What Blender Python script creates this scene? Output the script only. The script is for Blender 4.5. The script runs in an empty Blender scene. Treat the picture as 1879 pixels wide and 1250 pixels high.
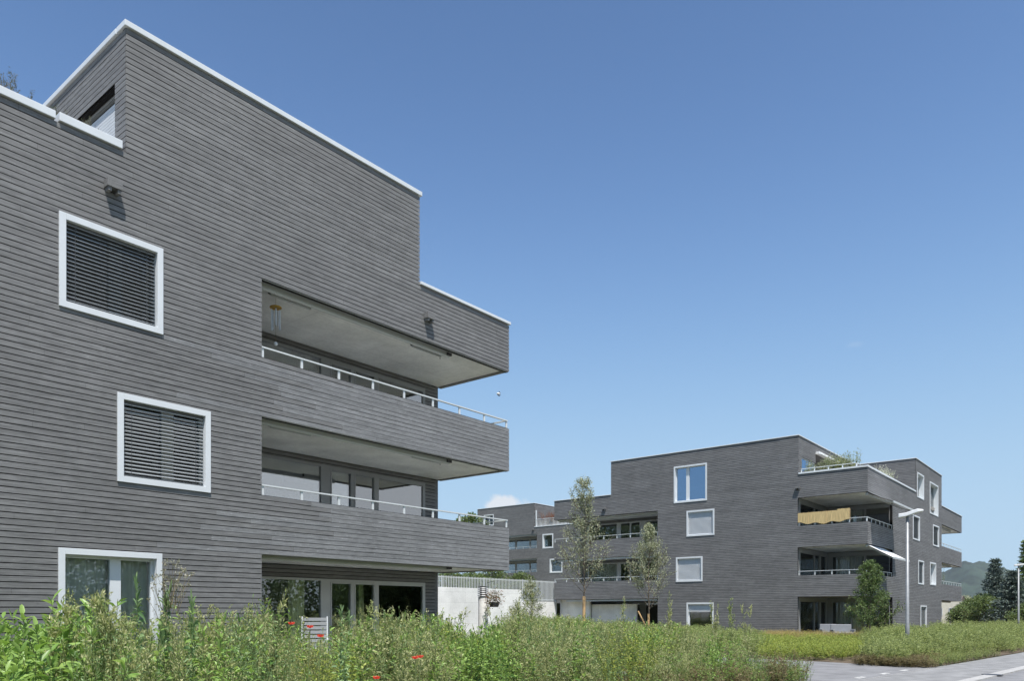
import bpy, bmesh, math, random
import numpy as np
from mathutils import Vector, Matrix
random.seed(4)
RNG = np.random.default_rng(7)
C = bpy.context.scene.collection
SC = bpy.context.scene
R = math.radians

# ------------------------------------------------------------------ camera, sky, sun, exposure
EYE = 1.55
HEAD = R(39.0485)                       # heading of the camera, measured from the long facades (+X)
FWD = (math.cos(HEAD), math.sin(HEAD)); RGT = (math.sin(HEAD), -math.cos(HEAD))
cam = bpy.data.cameras.new('camera'); co = bpy.data.objects.new('camera', cam); C.objects.link(co)
cam.sensor_width = 36; cam.lens = 1423.2/1879*36; cam.shift_y = (1124-625)/1879
cam.clip_start = .1; cam.clip_end = 12000
co.location = (0, 0, EYE); co.rotation_euler = (R(90), 0, -(R(90)-HEAD))
SC.camera = co
SUN = Vector((-.27, -.35, 1)).normalized()
SUN_EL = math.asin(SUN.z); SUN_AZ = math.atan2(SUN.x, SUN.y)
w = bpy.data.worlds.new("World"); SC.world = w; w.use_nodes = True
nt = w.node_tree; nt.nodes.clear()
o_ = nt.nodes.new('ShaderNodeOutputWorld'); bg = nt.nodes.new('ShaderNodeBackground')
sky = nt.nodes.new('ShaderNodeTexSky'); sky.sky_type = 'NISHITA'; sky.sun_disc = False
sky.sun_elevation = SUN_EL; sky.sun_rotation = SUN_AZ
sky.air_density = 1.0; sky.dust_density = .5; sky.ozone_density = 1.6; sky.altitude = 400
bg.inputs[1].default_value = .1
# a few low clouds: one small cumulus over the roofs and a faint wisp
tc = nt.nodes.new('ShaderNodeTexCoord')
def wmath(op, a, b=None):
    n = nt.nodes.new('ShaderNodeMath'); n.operation = op
    for i, x in enumerate((a, b)):
        if x is None: continue
        if isinstance(x, (int, float)): n.inputs[i].default_value = x
        else: nt.links.new(x, n.inputs[i])
    return n.outputs[0]
def cloud_mask(px, py, sx, sy, lo, hi, scale):
    r = (px-939.5)/1423.2; z = (1124-py)/1423.2
    d = Vector((FWD[0]+RGT[0]*r, FWD[1]+RGT[1]*r, z)).normalized() if py > 0 else Vector((.42, -.88, -py)).normalized()
    s = nt.nodes.new('ShaderNodeVectorMath'); s.operation = 'SUBTRACT'; nt.links.new(tc.outputs['Generated'], s.inputs[0]); s.inputs[1].default_value = d
    m = nt.nodes.new('ShaderNodeVectorMath'); m.operation = 'MULTIPLY'; nt.links.new(s.outputs[0], m.inputs[0]); m.inputs[1].default_value = (1/sx, 1/sx, 1/sy)
    l = nt.nodes.new('ShaderNodeVectorMath'); l.operation = 'LENGTH'; nt.links.new(m.outputs[0], l.inputs[0])
    n = nt.nodes.new('ShaderNodeTexNoise'); n.inputs['Scale'].default_value = scale; n.inputs['Detail'].default_value = 6; nt.links.new(tc.outputs['Generated'], n.inputs['Vector'])
    v = wmath('SUBTRACT', wmath('ADD', 1.0, wmath('MULTIPLY', wmath('SUBTRACT', n.outputs[0], .5), 1.6)), l.outputs['Value'])
    mr = nt.nodes.new('ShaderNodeMapRange'); mr.inputs[1].default_value = lo; mr.inputs[2].default_value = hi; nt.links.new(v, mr.inputs[0])
    return mr.outputs[0]
sp_ = nt.nodes.new('ShaderNodeSeparateXYZ'); cb_ = nt.nodes.new('ShaderNodeCombineXYZ'); nt.links.new(sky.outputs[0], sp_.inputs[0])
for i, (g_, A_, B_) in enumerate(((2.6, 1.17, .335), (2.8, .64, .129), (4.0, .097, .0156))):   # polarised, contrasty clear sky with a soft shoulder
    q_ = wmath('POWER', sp_.outputs[i], g_); nt.links.new(wmath('DIVIDE', wmath('MULTIPLY', q_, A_), wmath('ADD', wmath('MULTIPLY', q_, B_), 1.0)), cb_.inputs[i])
col = cb_.outputs[0]
for args, amt in (((928, 930, .032, .015, .0, .45, 60), .85), ((1568, 632, .012, .0035, .0, .8, 120), .07),
                  ((0, -.17, .62, .18, -.1, .35, 4.5), .92)):
    mx = nt.nodes.new('ShaderNodeMixRGB'); nt.links.new(wmath('MULTIPLY', cloud_mask(*args), amt), mx.inputs[0])
    nt.links.new(col, mx.inputs[1]); mx.inputs[2].default_value = (5.7, 5.85, 6.1, 1); col = mx.outputs[0]
nt.links.new(col, bg.inputs[0]); nt.links.new(bg.outputs[0], o_.inputs[0])
sl = bpy.data.lights.new('sun', 'SUN'); sl.energy = 4.6; sl.angle = R(.53); sl.color = (1, .955, .89)
so = bpy.data.objects.new('sun', sl); C.objects.link(so); so.rotation_euler = SUN.to_track_quat('Z', 'Y').to_euler(); so.location = (0, 0, 60)
SC.view_settings.view_transform = 'Standard'; SC.view_settings.look = 'None'
SC.view_settings.gamma = 1; SC.view_settings.exposure = 0.55
SC.cycles.max_bounces = 8; SC.cycles.transparent_max_bounces = 12

# ------------------------------------------------------------------ helpers
def ray(px):
    r = (px-939.5)/1423.2
    return FWD[0]+RGT[0]*r, FWD[1]+RGT[1]*r
def at(px, t, z=0.0):                    # world point at depth t in the direction of column px
    u, v = ray(px); return Vector((u*t, v*t, z))
def column(x, y):                        # which image column and depth a ground point has
    d = x*FWD[0]+y*FWD[1]; l = x*RGT[0]+y*RGT[1]
    return 939.5+1423.2*l/np.maximum(d, .01), d
def tag(o, label=None, cat=None, group=None, kind=None):
    if label: o['label'] = label
    if cat: o['category'] = cat
    if group: o['group'] = group
    if kind: o['kind'] = kind
    return o
def empty(name, loc=(0, 0, 0), rz=0, **k):
    o = bpy.data.objects.new(name, None); C.objects.link(o); o.location = loc; o.rotation_euler.z = rz
    return tag(o, **k)
class MB:
    def __init__(s): s.v = []; s.f = []
    def box(s, x0, x1, y0, y1, z0, z1):
        n = len(s.v)
        s.v += [(x0, y0, z0), (x1, y0, z0), (x1, y1, z0), (x0, y1, z0), (x0, y0, z1), (x1, y0, z1), (x1, y1, z1), (x0, y1, z1)]
        s.f += [(n, n+3, n+2, n+1), (n+4, n+5, n+6, n+7), (n, n+1, n+5, n+4), (n+1, n+2, n+6, n+5), (n+2, n+3, n+7, n+6), (n+3, n, n+4, n+7)]
    def lbox(s, W, a0, a1, d0, d1, z0, z1):     # box on a wall W=(axis, plane): a along it, d inward from it
        ax, p = W
        if ax == 'u': s.box(a0, a1, p+d0, p+d1, z0, z1)
        else: s.box(p+d0, p+d1, a0, a1, z0, z1)
    def quad(s, *ps):
        n = len(s.v); s.v += [tuple(p) for p in ps]; s.f.append(tuple(range(n, n+len(ps))))
    def tube(s, pts, radii, k=6, cap=True):
        pts = [Vector(p) for p in pts]; n0 = len(s.v)
        if not isinstance(radii, (list, tuple)): radii = [radii]*len(pts)
        for i, p in enumerate(pts):
            d = (pts[min(i+1, len(pts)-1)]-pts[max(i-1, 0)]).normalized()
            a = d.orthogonal().normalized() if abs(d.z) < .95 else d.cross(Vector((1, 0, 0))).normalized()
            b = d.cross(a)
            for j in range(k):
                t = 2*math.pi*j/k
                s.v.append(tuple(p+(a*math.cos(t)+b*math.sin(t))*radii[i]))
        for i in range(len(pts)-1):
            for j in range(k):
                s.f.append((n0+i*k+j, n0+i*k+(j+1) % k, n0+(i+1)*k+(j+1) % k, n0+(i+1)*k+j))
        if cap: s.f.append(tuple(n0+j for j in range(k))[::-1]); s.f.append(tuple(n0+(len(pts)-1)*k+j for j in range(k)))
    def lathe(s, c, prof, k=16):
        n0 = len(s.v)
        for r, z in prof:
            for j in range(k):
                t = 2*math.pi*j/k; s.v.append((c[0]+r*math.cos(t), c[1]+r*math.sin(t), c[2]+z))
        for i in range(len(prof)-1):
            for j in range(k): s.f.append((n0+i*k+j, n0+i*k+(j+1) % k, n0+(i+1)*k+(j+1) % k, n0+(i+1)*k+j))
    def build(s, name, mat, parent=None, smooth=False, bevel=0, **k):
        me = bpy.data.meshes.new(name); me.from_pydata(s.v, [], s.f); me.update()
        if smooth: me.polygons.foreach_set('use_smooth', [True]*len(me.polygons))
        me.materials.append(mat)
        o = bpy.data.objects.new(name, me); C.objects.link(o); o.parent = parent
        if bevel:
            b = o.modifiers.new('b', 'BEVEL'); b.width = bevel; b.segments = 2; b.limit_method = 'ANGLE'
        return tag(o, **k)
def np_mesh(name, V, Q, mat, parent=None, smooth=False, **k):
    me = bpy.data.meshes.new(name); V = np.asarray(V, np.float32).reshape(-1, 3); Q = np.asarray(Q, np.int32)
    m, s = Q.shape
    me.vertices.add(len(V)); me.vertices.foreach_set('co', V.ravel())
    me.loops.add(m*s); me.loops.foreach_set('vertex_index', Q.ravel())
    me.polygons.add(m); me.polygons.foreach_set('loop_start', np.arange(0, m*s, s, dtype=np.int32))
    me.update(calc_edges=True); me.materials.append(mat)
    if smooth: me.polygons.foreach_set('use_smooth', np.ones(m, bool))
    o = bpy.data.objects.new(name, me); C.objects.link(o); o.parent = parent
    return tag(o, **k)

# ------------------------------------------------------------------ materials
def newmat(name):
    m = bpy.data.materials.new(name); m.use_nodes = True
    return m, m.node_tree, m.node_tree.nodes['Principled BSDF']
def N(t, typ, **k):
    n = t.nodes.new(typ)
    for a, b in k.items():
        if a.startswith('i_'): n.inputs[a[2:].replace('_', ' ')].default_value = b
        else: setattr(n, a, b)
    return n
def plain(name, c, rough=.6, metal=0, spec=.4, noise=.08, scale=3, bump=0, bscale=60, stretch=(1, 1, 1)):
    m, t, p = newmat(name)
    p.inputs['Roughness'].default_value = rough; p.inputs['Metallic'].default_value = metal
    p.inputs['Specular IOR Level'].default_value = spec
    g = N(t, 'ShaderNodeNewGeometry'); mp = N(t, 'ShaderNodeMapping'); mp.inputs['Scale'].default_value = stretch
    t.links.new(g.outputs['Position'], mp.inputs['Vector'])
    n = N(t, 'ShaderNodeTexNoise', i_Scale=scale, i_Detail=5); t.links.new(mp.outputs[0], n.inputs['Vector'])
    mr = N(t, 'ShaderNodeMapRange'); mr.inputs[1].default_value = .3; mr.inputs[2].default_value = .7
    mr.inputs[3].default_value = 1-noise; mr.inputs[4].default_value = 1+noise; t.links.new(n.outputs[0], mr.inputs[0])
    h = N(t, 'ShaderNodeHueSaturation'); h.inputs['Color'].default_value = (*c, 1); t.links.new(mr.outputs[0], h.inputs['Value'])
    t.links.new(h.outputs[0], p.inputs['Base Color'])
    if bump:
        n2 = N(t, 'ShaderNodeTexNoise', i_Scale=bscale, i_Detail=4); t.links.new(mp.outputs[0], n2.inputs['Vector'])
        b = N(t, 'ShaderNodeBump', i_Strength=bump, i_Distance=.01); t.links.new(n2.outputs[0], b.inputs['Height']); t.links.new(b.outputs[0], p.inputs['Normal'])
    return m
def wood(name, c, var=.13, fine=1.0, worn=0):
    m, t, p = newmat(name); p.inputs['Roughness'].default_value = .72; p.inputs['Specular IOR Level'].default_value = .3
    g = N(t, 'ShaderNodeNewGeometry')
    def noise(sc, scale, detail=4, rough=.55):
        mp = N(t, 'ShaderNodeMapping'); mp.inputs['Scale'].default_value = sc; t.links.new(g.outputs['Position'], mp.inputs['Vector'])
        n = N(t, 'ShaderNodeTexNoise', i_Scale=scale, i_Detail=detail, i_Roughness=rough); t.links.new(mp.outputs[0], n.inputs['Vector']); return n.outputs[0]
    def rng(x, a, b, lo, hi):
        mr = N(t, 'ShaderNodeMapRange'); t.links.new(x, mr.inputs[0])
        for i, v in enumerate((a, b, lo, hi)): mr.inputs[i+1].default_value = v
        return mr.outputs[0]
    def mul(a, b):
        n = N(t, 'ShaderNodeMath', operation='MULTIPLY'); t.links.new(a, n.inputs[0]); t.links.new(b, n.inputs[1]); return n.outputs[0]
    grain = noise((2.2, 2.2, 70), fine, 5, .65)
    v = rng(grain, .3, .7, .74, 1.28); v = mul(v, rng(noise((5, 5, 22), fine, 3), .32, .68, .88, 1.13))
    v = mul(v, rng(g.outputs['Random Per Island'], 0, 1, 1-var, 1+var))
    v = mul(v, rng(noise((1, 1, 1), .55), .35, .65, .93, 1.07))
    fl = noise((14, 14, 45), fine, 2); v = mul(v, rng(fl, .63 if worn else .66, .74, 1, 1.5 if worn else 1.3))
    v = mul(v, rng(noise((6, 6, 60), fine, 2), .27, .34, .72, 1))
    h = N(t, 'ShaderNodeHueSaturation'); h.inputs['Color'].default_value = (*c, 1); t.links.new(v, h.inputs['Value'])
    t.links.new(h.outputs[0], p.inputs['Base Color'])
    b = N(t, 'ShaderNodeBump', i_Strength=.5, i_Distance=.004); t.links.new(grain, b.inputs['Height']); t.links.new(b.outputs[0], p.inputs['Normal'])
    return m
def glass(name, tint=(.90, .93, .92), extra=.03, gc=(.95, .98, 1, 1)):
    m, t, p = newmat(name); t.nodes.remove(p); out = t.nodes['Material Output']
    tr = N(t, 'ShaderNodeBsdfTransparent'); tr.inputs[0].default_value = (*tint, 1)
    gl = N(t, 'ShaderNodeBsdfGlossy'); gl.inputs['Roughness'].default_value = .004; gl.inputs[0].default_value = gc
    fr = N(t, 'ShaderNodeFresnel', i_IOR=1.55); mx = N(t, 'ShaderNodeMixShader')
    ad = N(t, 'ShaderNodeMath', operation='ADD', use_clamp=True); t.links.new(fr.outputs[0], ad.inputs[0]); ad.inputs[1].default_value = extra
    t.links.new(ad.outputs[0], mx.inputs[0]); t.links.new(tr.outputs[0], mx.inputs[1]); t.links.new(gl.outputs[0], mx.inputs[2]); t.links.new(mx.outputs[0], out.inputs[0])
    g = N(t, 'ShaderNodeNewGeometry'); n = N(t, 'ShaderNodeTexNoise', i_Scale=1.1, i_Detail=1); t.links.new(g.outputs['Position'], n.inputs['Vector'])
    b = N(t, 'ShaderNodeBump', i_Strength=.04, i_Distance=.01); t.links.new(n.outputs[0], b.inputs['Height']); t.links.new(b.outputs[0], gl.inputs['Normal'])
    return m
def leafmat(name, cols, trans=.35, patch=.5, patchcols=None, rough=.55):
    m, t, p = newmat(name); out = t.nodes['Material Output']
    p.inputs['Roughness'].default_value = rough; p.inputs['Specular IOR Level'].default_value = .35
    g = N(t, 'ShaderNodeNewGeometry')
    r = N(t, 'ShaderNodeValToRGB'); el = r.color_ramp.elements
    for i, c in enumerate(cols):
        e = el[i] if i < 2 else el.new(0)
        e.color = (*c, 1)
    for i, e in enumerate(el): e.position = i/(len(cols)-1)
    n = N(t, 'ShaderNodeTexNoise', i_Scale=patch, i_Detail=3); t.links.new(g.outputs['Position'], n.inputs['Vector'])
    mr = N(t, 'ShaderNodeMapRange'); mr.inputs[1].default_value = .3; mr.inputs[2].default_value = .7; mr.inputs[3].default_value = -.3; mr.inputs[4].default_value = .3
    t.links.new(n.outputs[0], mr.inputs[0])
    a = N(t, 'ShaderNodeMath', operation='ADD', use_clamp=True); t.links.new(mr.outputs[0], a.inputs[0]); t.links.new(g.outputs['Random Per Island'], a.inputs[1])
    t.links.new(a.outputs[0], r.inputs[0]); t.links.new(r.outputs[0], p.inputs['Base Color'])
    tl = N(t, 'ShaderNodeBsdfTranslucent'); h = N(t, 'ShaderNodeHueSaturation'); h.inputs['Value'].default_value = 1.3; h.inputs['Saturation'].default_value = 1.1; h.inputs['Hue'].default_value = .49
    t.links.new(r.outputs[0], h.inputs['Color']); t.links.new(h.outputs[0], tl.inputs[0])
    mx = N(t, 'ShaderNodeMixShader'); mx.inputs[0].default_value = trans; t.links.new(p.outputs[0], mx.inputs[1]); t.links.new(tl.outputs[0], mx.inputs[2]); t.links.new(mx.outputs[0], out.inputs[0])
    return m
def concrete(name, c, board=None):
    m, t, p = newmat(name); p.inputs['Roughness'].default_value = .75
    g = N(t, 'ShaderNodeNewGeometry')
    n1 = N(t, 'ShaderNodeTexNoise', i_Scale=.9, i_Detail=6, i_Roughness=.6); t.links.new(g.outputs['Position'], n1.inputs['Vector'])
    n2 = N(t, 'ShaderNodeTexNoise', i_Scale=14, i_Detail=5); t.links.new(g.outputs['Position'], n2.inputs['Vector'])
    def rng(x, a, b, lo, hi):
        mr = N(t, 'ShaderNodeMapRange'); t.links.new(x, mr.inputs[0])
        for i, v in enumerate((a, b, lo, hi)): mr.inputs[i+1].default_value = v
        return mr.outputs[0]
    def mul(a, b):
        n = N(t, 'ShaderNodeMath', operation='MULTIPLY'); t.links.new(a, n.inputs[0]); t.links.new(b, n.inputs[1]); return n.outputs[0]
    v = mul(rng(n1.outputs[0], .3, .7, .82, 1.15), rng(n2.outputs[0], .3, .7, .94, 1.06))
    bk = N(t, 'ShaderNodeTexBrick'); bk.inputs['Scale'].default_value = 1
    mp = N(t, 'ShaderNodeMapping')
    if board: mp.inputs['Rotation'].default_value = (R(90), 0, 0)
    t.links.new(g.outputs['Position'], mp.inputs['Vector']); t.links.new(mp.outputs[0], bk.inputs['Vector'])
    bk.inputs['Brick Width'].default_value = board[0] if board else 2.5; bk.inputs['Row Height'].default_value = board[1] if board else 1.25
    bk.inputs['Mortar Size'].default_value = .006; bk.inputs['Color1'].default_value = (1, 1, 1, 1); bk.inputs['Color2'].default_value = (.93, .93, .93, 1); bk.inputs['Mortar'].default_value = (.72, .72, .72, 1)
    v = mul(v, bk.outputs['Color'])
    h = N(t, 'ShaderNodeHueSaturation'); h.inputs['Color'].default_value = (*c, 1); t.links.new(v, h.inputs['Value']); t.links.new(h.outputs[0], p.inputs['Base Color'])
    b = N(t, 'ShaderNodeBump', i_Strength=.3, i_Distance=.01); t.links.new(n2.outputs[0], b.inputs['Height']); t.links.new(b.outputs[0], p.inputs['Normal'])
    return m
M = dict(
    clad=wood('grey_timber', (.180, .180, .182), var=.06), clad_worn=wood('weathered_grey_timber', (.202, .205, .211), var=.08, worn=1), clad_far=wood('grey_timber_far', (.176, .176, .180), var=.08, fine=.6),
    back=plain('dark_backing', (.008, .008, .009), .9), gap=plain('dark_gap', (.03, .03, .03), .9),
    alu=plain('pale_aluminium', (.66, .69, .72), .42, .0, .5, .03), rail=plain('rail_paint', (.62, .65, .66), .4, 0, .5, .04),
    sash=plain('grey_sash', (.30, .31, .32), .5, 0, .4, .04), sashl=plain('light_sash', (.5, .52, .53), .5, 0, .4, .04),
    slat=plain('blind_slat', (.45, .47, .49), .4, .3, .5, .04), slat_shaded=plain('shaded_blind_slat', (.10, .105, .11), .5, .2, .4, .04), slatl=plain('pale_blind_slat', (.6, .62, .64), .45, 0, .5, .04),  # near window slats: the shade on their undersides is put into the colour
    glass=glass('window_glass'), glassm=glass('mirror_like_glass', (.35, .42, .45), .40, (.50, .68, .92, 1)), glassc=glass('coated_glass', (.7, .72, .72), .30), soffit=concrete('soffit_concrete', (.82, .825, .80)),
    wallc=concrete('fair_faced_concrete', (.86, .855, .84), (2.1, .5)), inner=plain('interior_plaster', (.42, .41, .39), .8),
    floor=plain('interior_floor', (.22, .17, .12), .5), curtain=plain('grey_curtain', (.80, .78, .75), .8, noise=.1), curtg=plain('green_curtain', (.80, .82, .52), .8, noise=.1),
    curtb=plain('pale_blue_curtain', (.5, .62, .66), .8),
    steel=plain('galvanised_steel', (.27, .28, .29), .5, .35, .5, .12, 5), dark=plain('dark_metal', (.06, .06, .065), .5), white=plain('white_paint', (.78, .79, .8), .4, noise=.03),
    fabric=plain('awning_fabric', (.76, .77, .78), .8), roof=plain('roof_gravel', (.3, .29, .27), .9, noise=.3, scale=20),
    bamboo=plain('bamboo_mat', (.60, .45, .22), .7, noise=.35, scale=3, stretch=(14, 14, .6)), timber=plain('pale_stake_wood', (.55, .36, .18), .7, noise=.2, scale=5, bump=.3),
    bark=plain('young_bark', (.16, .13, .10), .85, noise=.3, scale=12, bump=.6), cream=plain('cream_render', (.80, .76, .63), .8),
    pot=plain('plastic_pot', (.10, .10, .11), .5), gold=plain('brass_disc', (.55, .33, .05), .35, .6), chime=plain('chime_tube', (.6, .6, .58), .3, .7),
    stemg=plain('green_stem', (.12, .16, .05), .7), stemd=plain('dry_stem', (.22, .18, .10), .8),
    soil=plain('soil', (.10, .075, .05), .95, noise=.4, scale=6, bump=.8, bscale=30),
)

# ------------------------------------------------------------------ wall building
PITCH = 2.9/28
def cells(a0, a1, z0, z1, holes):
    hs = [(max(h[0], a0), min(h[1], a1), max(h[2], z0), min(h[3], z1)) for h in holes]
    hs = [h for h in hs if h[1] > h[0]+1e-4 and h[3] > h[2]+1e-4]
    A = sorted({a0, a1, *[h[0] for h in hs], *[h[1] for h in hs]})
    out = []
    for i in range(len(A)-1):
        m = (A[i]+A[i+1])/2; zs = sorted([(h[2], h[3]) for h in hs if h[0] < m < h[1]]); z = z0; iv = []
        for b, e in zs:
            if b > z+1e-4: iv.append((z, b))
            z = max(z, e)
        if z < z1-1e-4: iv.append((z, z1))
        for q in iv: out.append([A[i], A[i+1], *q])
    out.sort(key=lambda c: (c[2], c[3], c[0])); mg = []
    for c in out:
        if mg and abs(mg[-1][1]-c[0]) < 1e-6 and mg[-1][2:] == c[2:]: mg[-1][1] = c[1]
        else: mg.append(c)
    return mg
def cladding(parent, W, a0, a1, z0, z1, holes=(), zref=2.76, mat='clad', name='wall', seed=0, lo=3.2, hi=6.0, depth=.12, back=True, wob=.0015, alt=None, thick=.009):
    rnd = random.Random(seed+int(W[1]*10)); mb = MB(); am = []
    k = math.floor((z0-zref)/PITCH+1e-6)
    while zref+k*PITCH < z1-1e-3:
        zb, zt = zref+k*PITCH+.0165, zref+(k+1)*PITCH; k += 1
        zb = max(zb, z0); zt = min(zt, z1)
        if zt-zb < .012: continue
        for c in cells(a0, a1, zb, zt, holes):
            if c[3]-c[2] < .012: continue
            a = c[0]; first = rnd.uniform(.3, hi)
            while a < c[1]-1e-3:
                b = min(c[1], a+(first if first else rnd.uniform(lo, hi))); first = 0
                if c[1]-b < .5: b = c[1]
                q = alt and alt((a+b)/2, (c[2]+c[3])/2); n0 = len(mb.f)
                mb.lbox(W, a, b-(.003 if b < c[1]-1e-3 else 0), rnd.uniform(-wob, wob)-(rnd.uniform(0, .004) if q else 0), thick, c[2]-(rnd.uniform(.003, .010) if q else 0), c[3]); a = b
                am += [1 if q else 0]*(len(mb.f)-n0)
    o = mb.build(name, M[mat], parent)
    if alt: o.data.materials.append(M['clad_worn']); o.data.polygons.foreach_set('material_index', am)
    if back:
        m2 = MB()
        for c in cells(a0+.003, a1-.003, z0+.002, z1-.002, holes): m2.lbox(W, c[0], c[1], .045, .045+depth*.7, c[2], c[3])
        m2.build('wall_backing', M['back'], o)
    return o
def ring(mb, W, a0, a1, z0, z1, fw, d0, d1, bottom=True):
    mb.lbox(W, a0, a0+fw, d0, d1, z0, z1); mb.lbox(W, a1-fw, a1, d0, d1, z0, z1)
    mb.lbox(W, a0+fw, a1-fw, d0, d1, z1-fw, z1)
    if bottom: mb.lbox(W, a0+fw, a1-fw, d0, d1, z0, z0+fw)
def wavy(mb, W, a0, a1, d, z0, z1, amp=.035, wl=.16):
    n = max(4, int((a1-a0)/.02)); ax, p = W; rnd = random.Random(int(a0*100)); ph = 0; prev = None
    for i in range(n+1):
        a = a0+(a1-a0)*i/n; ph += 2*math.pi*(a1-a0)/n/wl*rnd.uniform(.6, 1.4); dd = p+d+amp*math.sin(ph)
        q = (a, dd) if ax == 'u' else (dd, a)
        if prev: mb.quad((*prev, z0), (*q, z0), (*q, z1), (*prev, z1))
        prev = q
REV = 0
def window(parent, W, a0, a1, z0, z1, mull=(), blind=None, curtain=None, fw=.105, fr='alu', rec=.17, gl='glass', sash='sashl', gap=.0685, bot=None, dfl=-.03):
    mb = MB(); ring(mb, W, a0, a1, z0, z1, fw, dfl, rec)
    wn = mb.build('window', M[fr], parent, bevel=.004 if W[0] == 'u' and W[1] < 20 else 0)
    i0, i1, j0, j1 = a0+fw, a1-fw, z0+fw, z1-fw
    panes = []; xs = [i0, *[x for m in mull for x in m], i1]
    for k in range(0, len(xs), 2): panes.append((xs[k]+.05, xs[k+1]-.05, j0+.05, j1-.05))
    mb = MB()
    for c in cells(i0, i1, j0, j1, panes): mb.lbox(W, c[0], c[1], rec-.05, rec+.04, c[2], c[3])
    mb.build('sash', M[sash], wn)
    for q in panes:
        mb = MB(); mb.lbox(W, q[0], q[1], rec-.01, rec+.002, q[2], q[3]); mb.build('pane', M[gl], wn)
    if blind:
        tilt, top = {'open': (.12, 0), 'closed': (-.75, 0), 'half': (-.35, 0), 'shut': (1.15, 0)}[blind]
        zb = bot if bot is not None else j0; mb = MB(); z = j1-.06; dep = .034; ed = []
        mb.lbox(W, i0+.01, i1-.01, .05, .11, j1-.05, j1-.001)
        while z > zb+.03:
            ct, st = math.cos(tilt)*dep, math.sin(tilt)*dep; dc = .082
            P = []
            for sd, sz in ((-ct, -st), (0, .005), (ct, st)):
                for aa in (i0+.012, i1-.012):
                    P.append((aa, W[1]+dc+sd, z+sz) if W[0] == 'u' else (W[1]+dc+sd, aa, z+sz))
            mb.quad(P[0], P[1], P[3], P[2]); mb.quad(P[2], P[3], P[5], P[4])
            e = .006 if blind in ('open',) else .003
            f0 = len(mb.f); mb.lbox(W, i0+.012, i1-.012, dc-ct-.004, dc-ct, z-st-e, z-st+e); ed += list(range(f0, len(mb.f)))
            z -= gap
        mb.lbox(W, i0+.01, i1-.01, .055, .105, zb+.004, zb+.03)
        for a in (i0+.17, i1-.17): mb.lbox(W, a-.003, a+.003, .04, .043, zb+.03, j1-.05)
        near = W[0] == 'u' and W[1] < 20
        bo = mb.build('blind', M['slatl' if blind == 'shut' else ('slat_shaded' if near else 'slat')], wn); bo.data.materials.append(M['slatl' if blind != 'half' else 'slat'])
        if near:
            for i in ed: bo.data.polygons[i].material_index = 1  # slat edges painted paler, as if sunlit, against the darkened slats
    if curtain:
        for (c0, c1, cm) in curtain:
            mb = MB(); wavy(mb, W, c0, c1, rec+.13, j0-.02, j1); mb.build('curtain', M[cm], wn)
    return wn
def railing(parent, W, a0, a1, zband, ztop, step=1.03, name='railing', off=.06, mat='rail', side=None, r=.022):
    mb = MB(); mb.lbox(W, a0, a1, off-.03, off+.03, ztop-.03, ztop); n = max(1, round((a1-a0)/step))
    for i in range(n+1):
        a = a0+(a1-a0)*i/n; a = min(max(a, a0+.035), a1-.035); mb.lbox(W, a-.03, a+.03, off-.012, off+.012, zband-.1, ztop-.031)
    if side:            # returns inward along the end
        mb.lbox(W, a1-.06, a1, off+.031, side, ztop-.03, ztop)
        for i in range(1, 4):
            d = off+(side-off)*i/3; mb.lbox(W, a1-.05, a1-.03, d-.06, d, zband-.1, ztop-.031)
    return mb.build(name, M[mat], parent)
def vent_box(parent, W, a, z, far=False):
    mb = MB(); m = MB()
    mb.lbox(W, a-.13, a+.13, -.16, -.002, z-.03, z+.11); mb.lbox(W, a-.10, a-.07, -.165, -.161, z-.03, z+.08)
    mb.lbox(W, a-.11, a-.05, -.14, -.01, z-.1, z-.031); mb.lbox(W, a+.05, a+.11, -.14, -.01, z-.1, z-.031)
    return mb.build('roof_spout', M['clad'], parent, bevel=.01)

# ------------------------------------------------------------------ near building
V0 = 14.33; UE = 17.53; LV = 17.08; WN = ('u', V0)
nb = empty('apartment_building', (6.5, V0, 0), label='large grey timber clad apartment house on the left, nearest to the viewer', cat='building', group='grey timber apartment buildings')
nb_loc = nb.location.copy(); nb.location = (0, 0, 0)
win = {'3': (5.40, 7.21, 6.78, 8.40), '2': (6.37, 8.17, 3.91, 5.52), '1': (5.39, 7.19, -.05, 2.65)}
SO = [2.76, 5.66, 8.56]; BT = [4.02, 6.93]
holes = [(a+.01, b-.01, c+.01, d-.01) for a, b, c, d in win.values()]
holes += [(9.33, UE+1, -.2, SO[0]), (9.33, UE+1, BT[0], SO[1]), (9.33, UE+1, BT[1], SO[2])]
cladding(nb, WN, -5, UE, -.3, 9.92, holes, name='front_cladding', alt=lambda a, z: a > 9.9 and (2.76 < z < 4.02 or 5.66 < z < 6.93))
cladding(nb, WN, 6.53, 13.92, 9.925, 12.21, name='penthouse_front', seed=3)
W = ('v', 6.53)
cladding(nb, W, V0+.026, 24, 9.6, 12.21, [(14.78, 18.6, 9.8, 11.36)], name='penthouse_side', seed=5)
mb = MB()   # penthouse and roof body
mb.box(6.6, 13.90, V0+.16, 24, 12.0, 12.2); mb.box(13.8, 13.91, V0+.1, 24, 9.9, 12.2); mb.box(6.56, 13.9, 23.8, 24, 9.5, 12.2); mb.box(-5, 17.5, V0+.16, 34.9, 9.30, 9.55)
mb.build('roof_deck', M['roof'], nb)
def coping(parent, W, a0, a1, z, h=.11, d0=-.045, d1=.30, mat='alu', ends=True):
    mb = MB(); mb.lbox(W, a0, a1, d0, d1, z-h, z); return mb.build('coping', M[mat], parent, bevel=.006)
coping(nb, WN, 6.49, 13.97, 12.31, .105); coping(nb, ('v', 6.53), V0+.32, 24, 12.305, .1, -.045, .25)
coping(nb, WN, -5, 5.34, 10.06, .13); coping(nb, WN, 5.40, 6.45, 10.075, .145)
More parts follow.
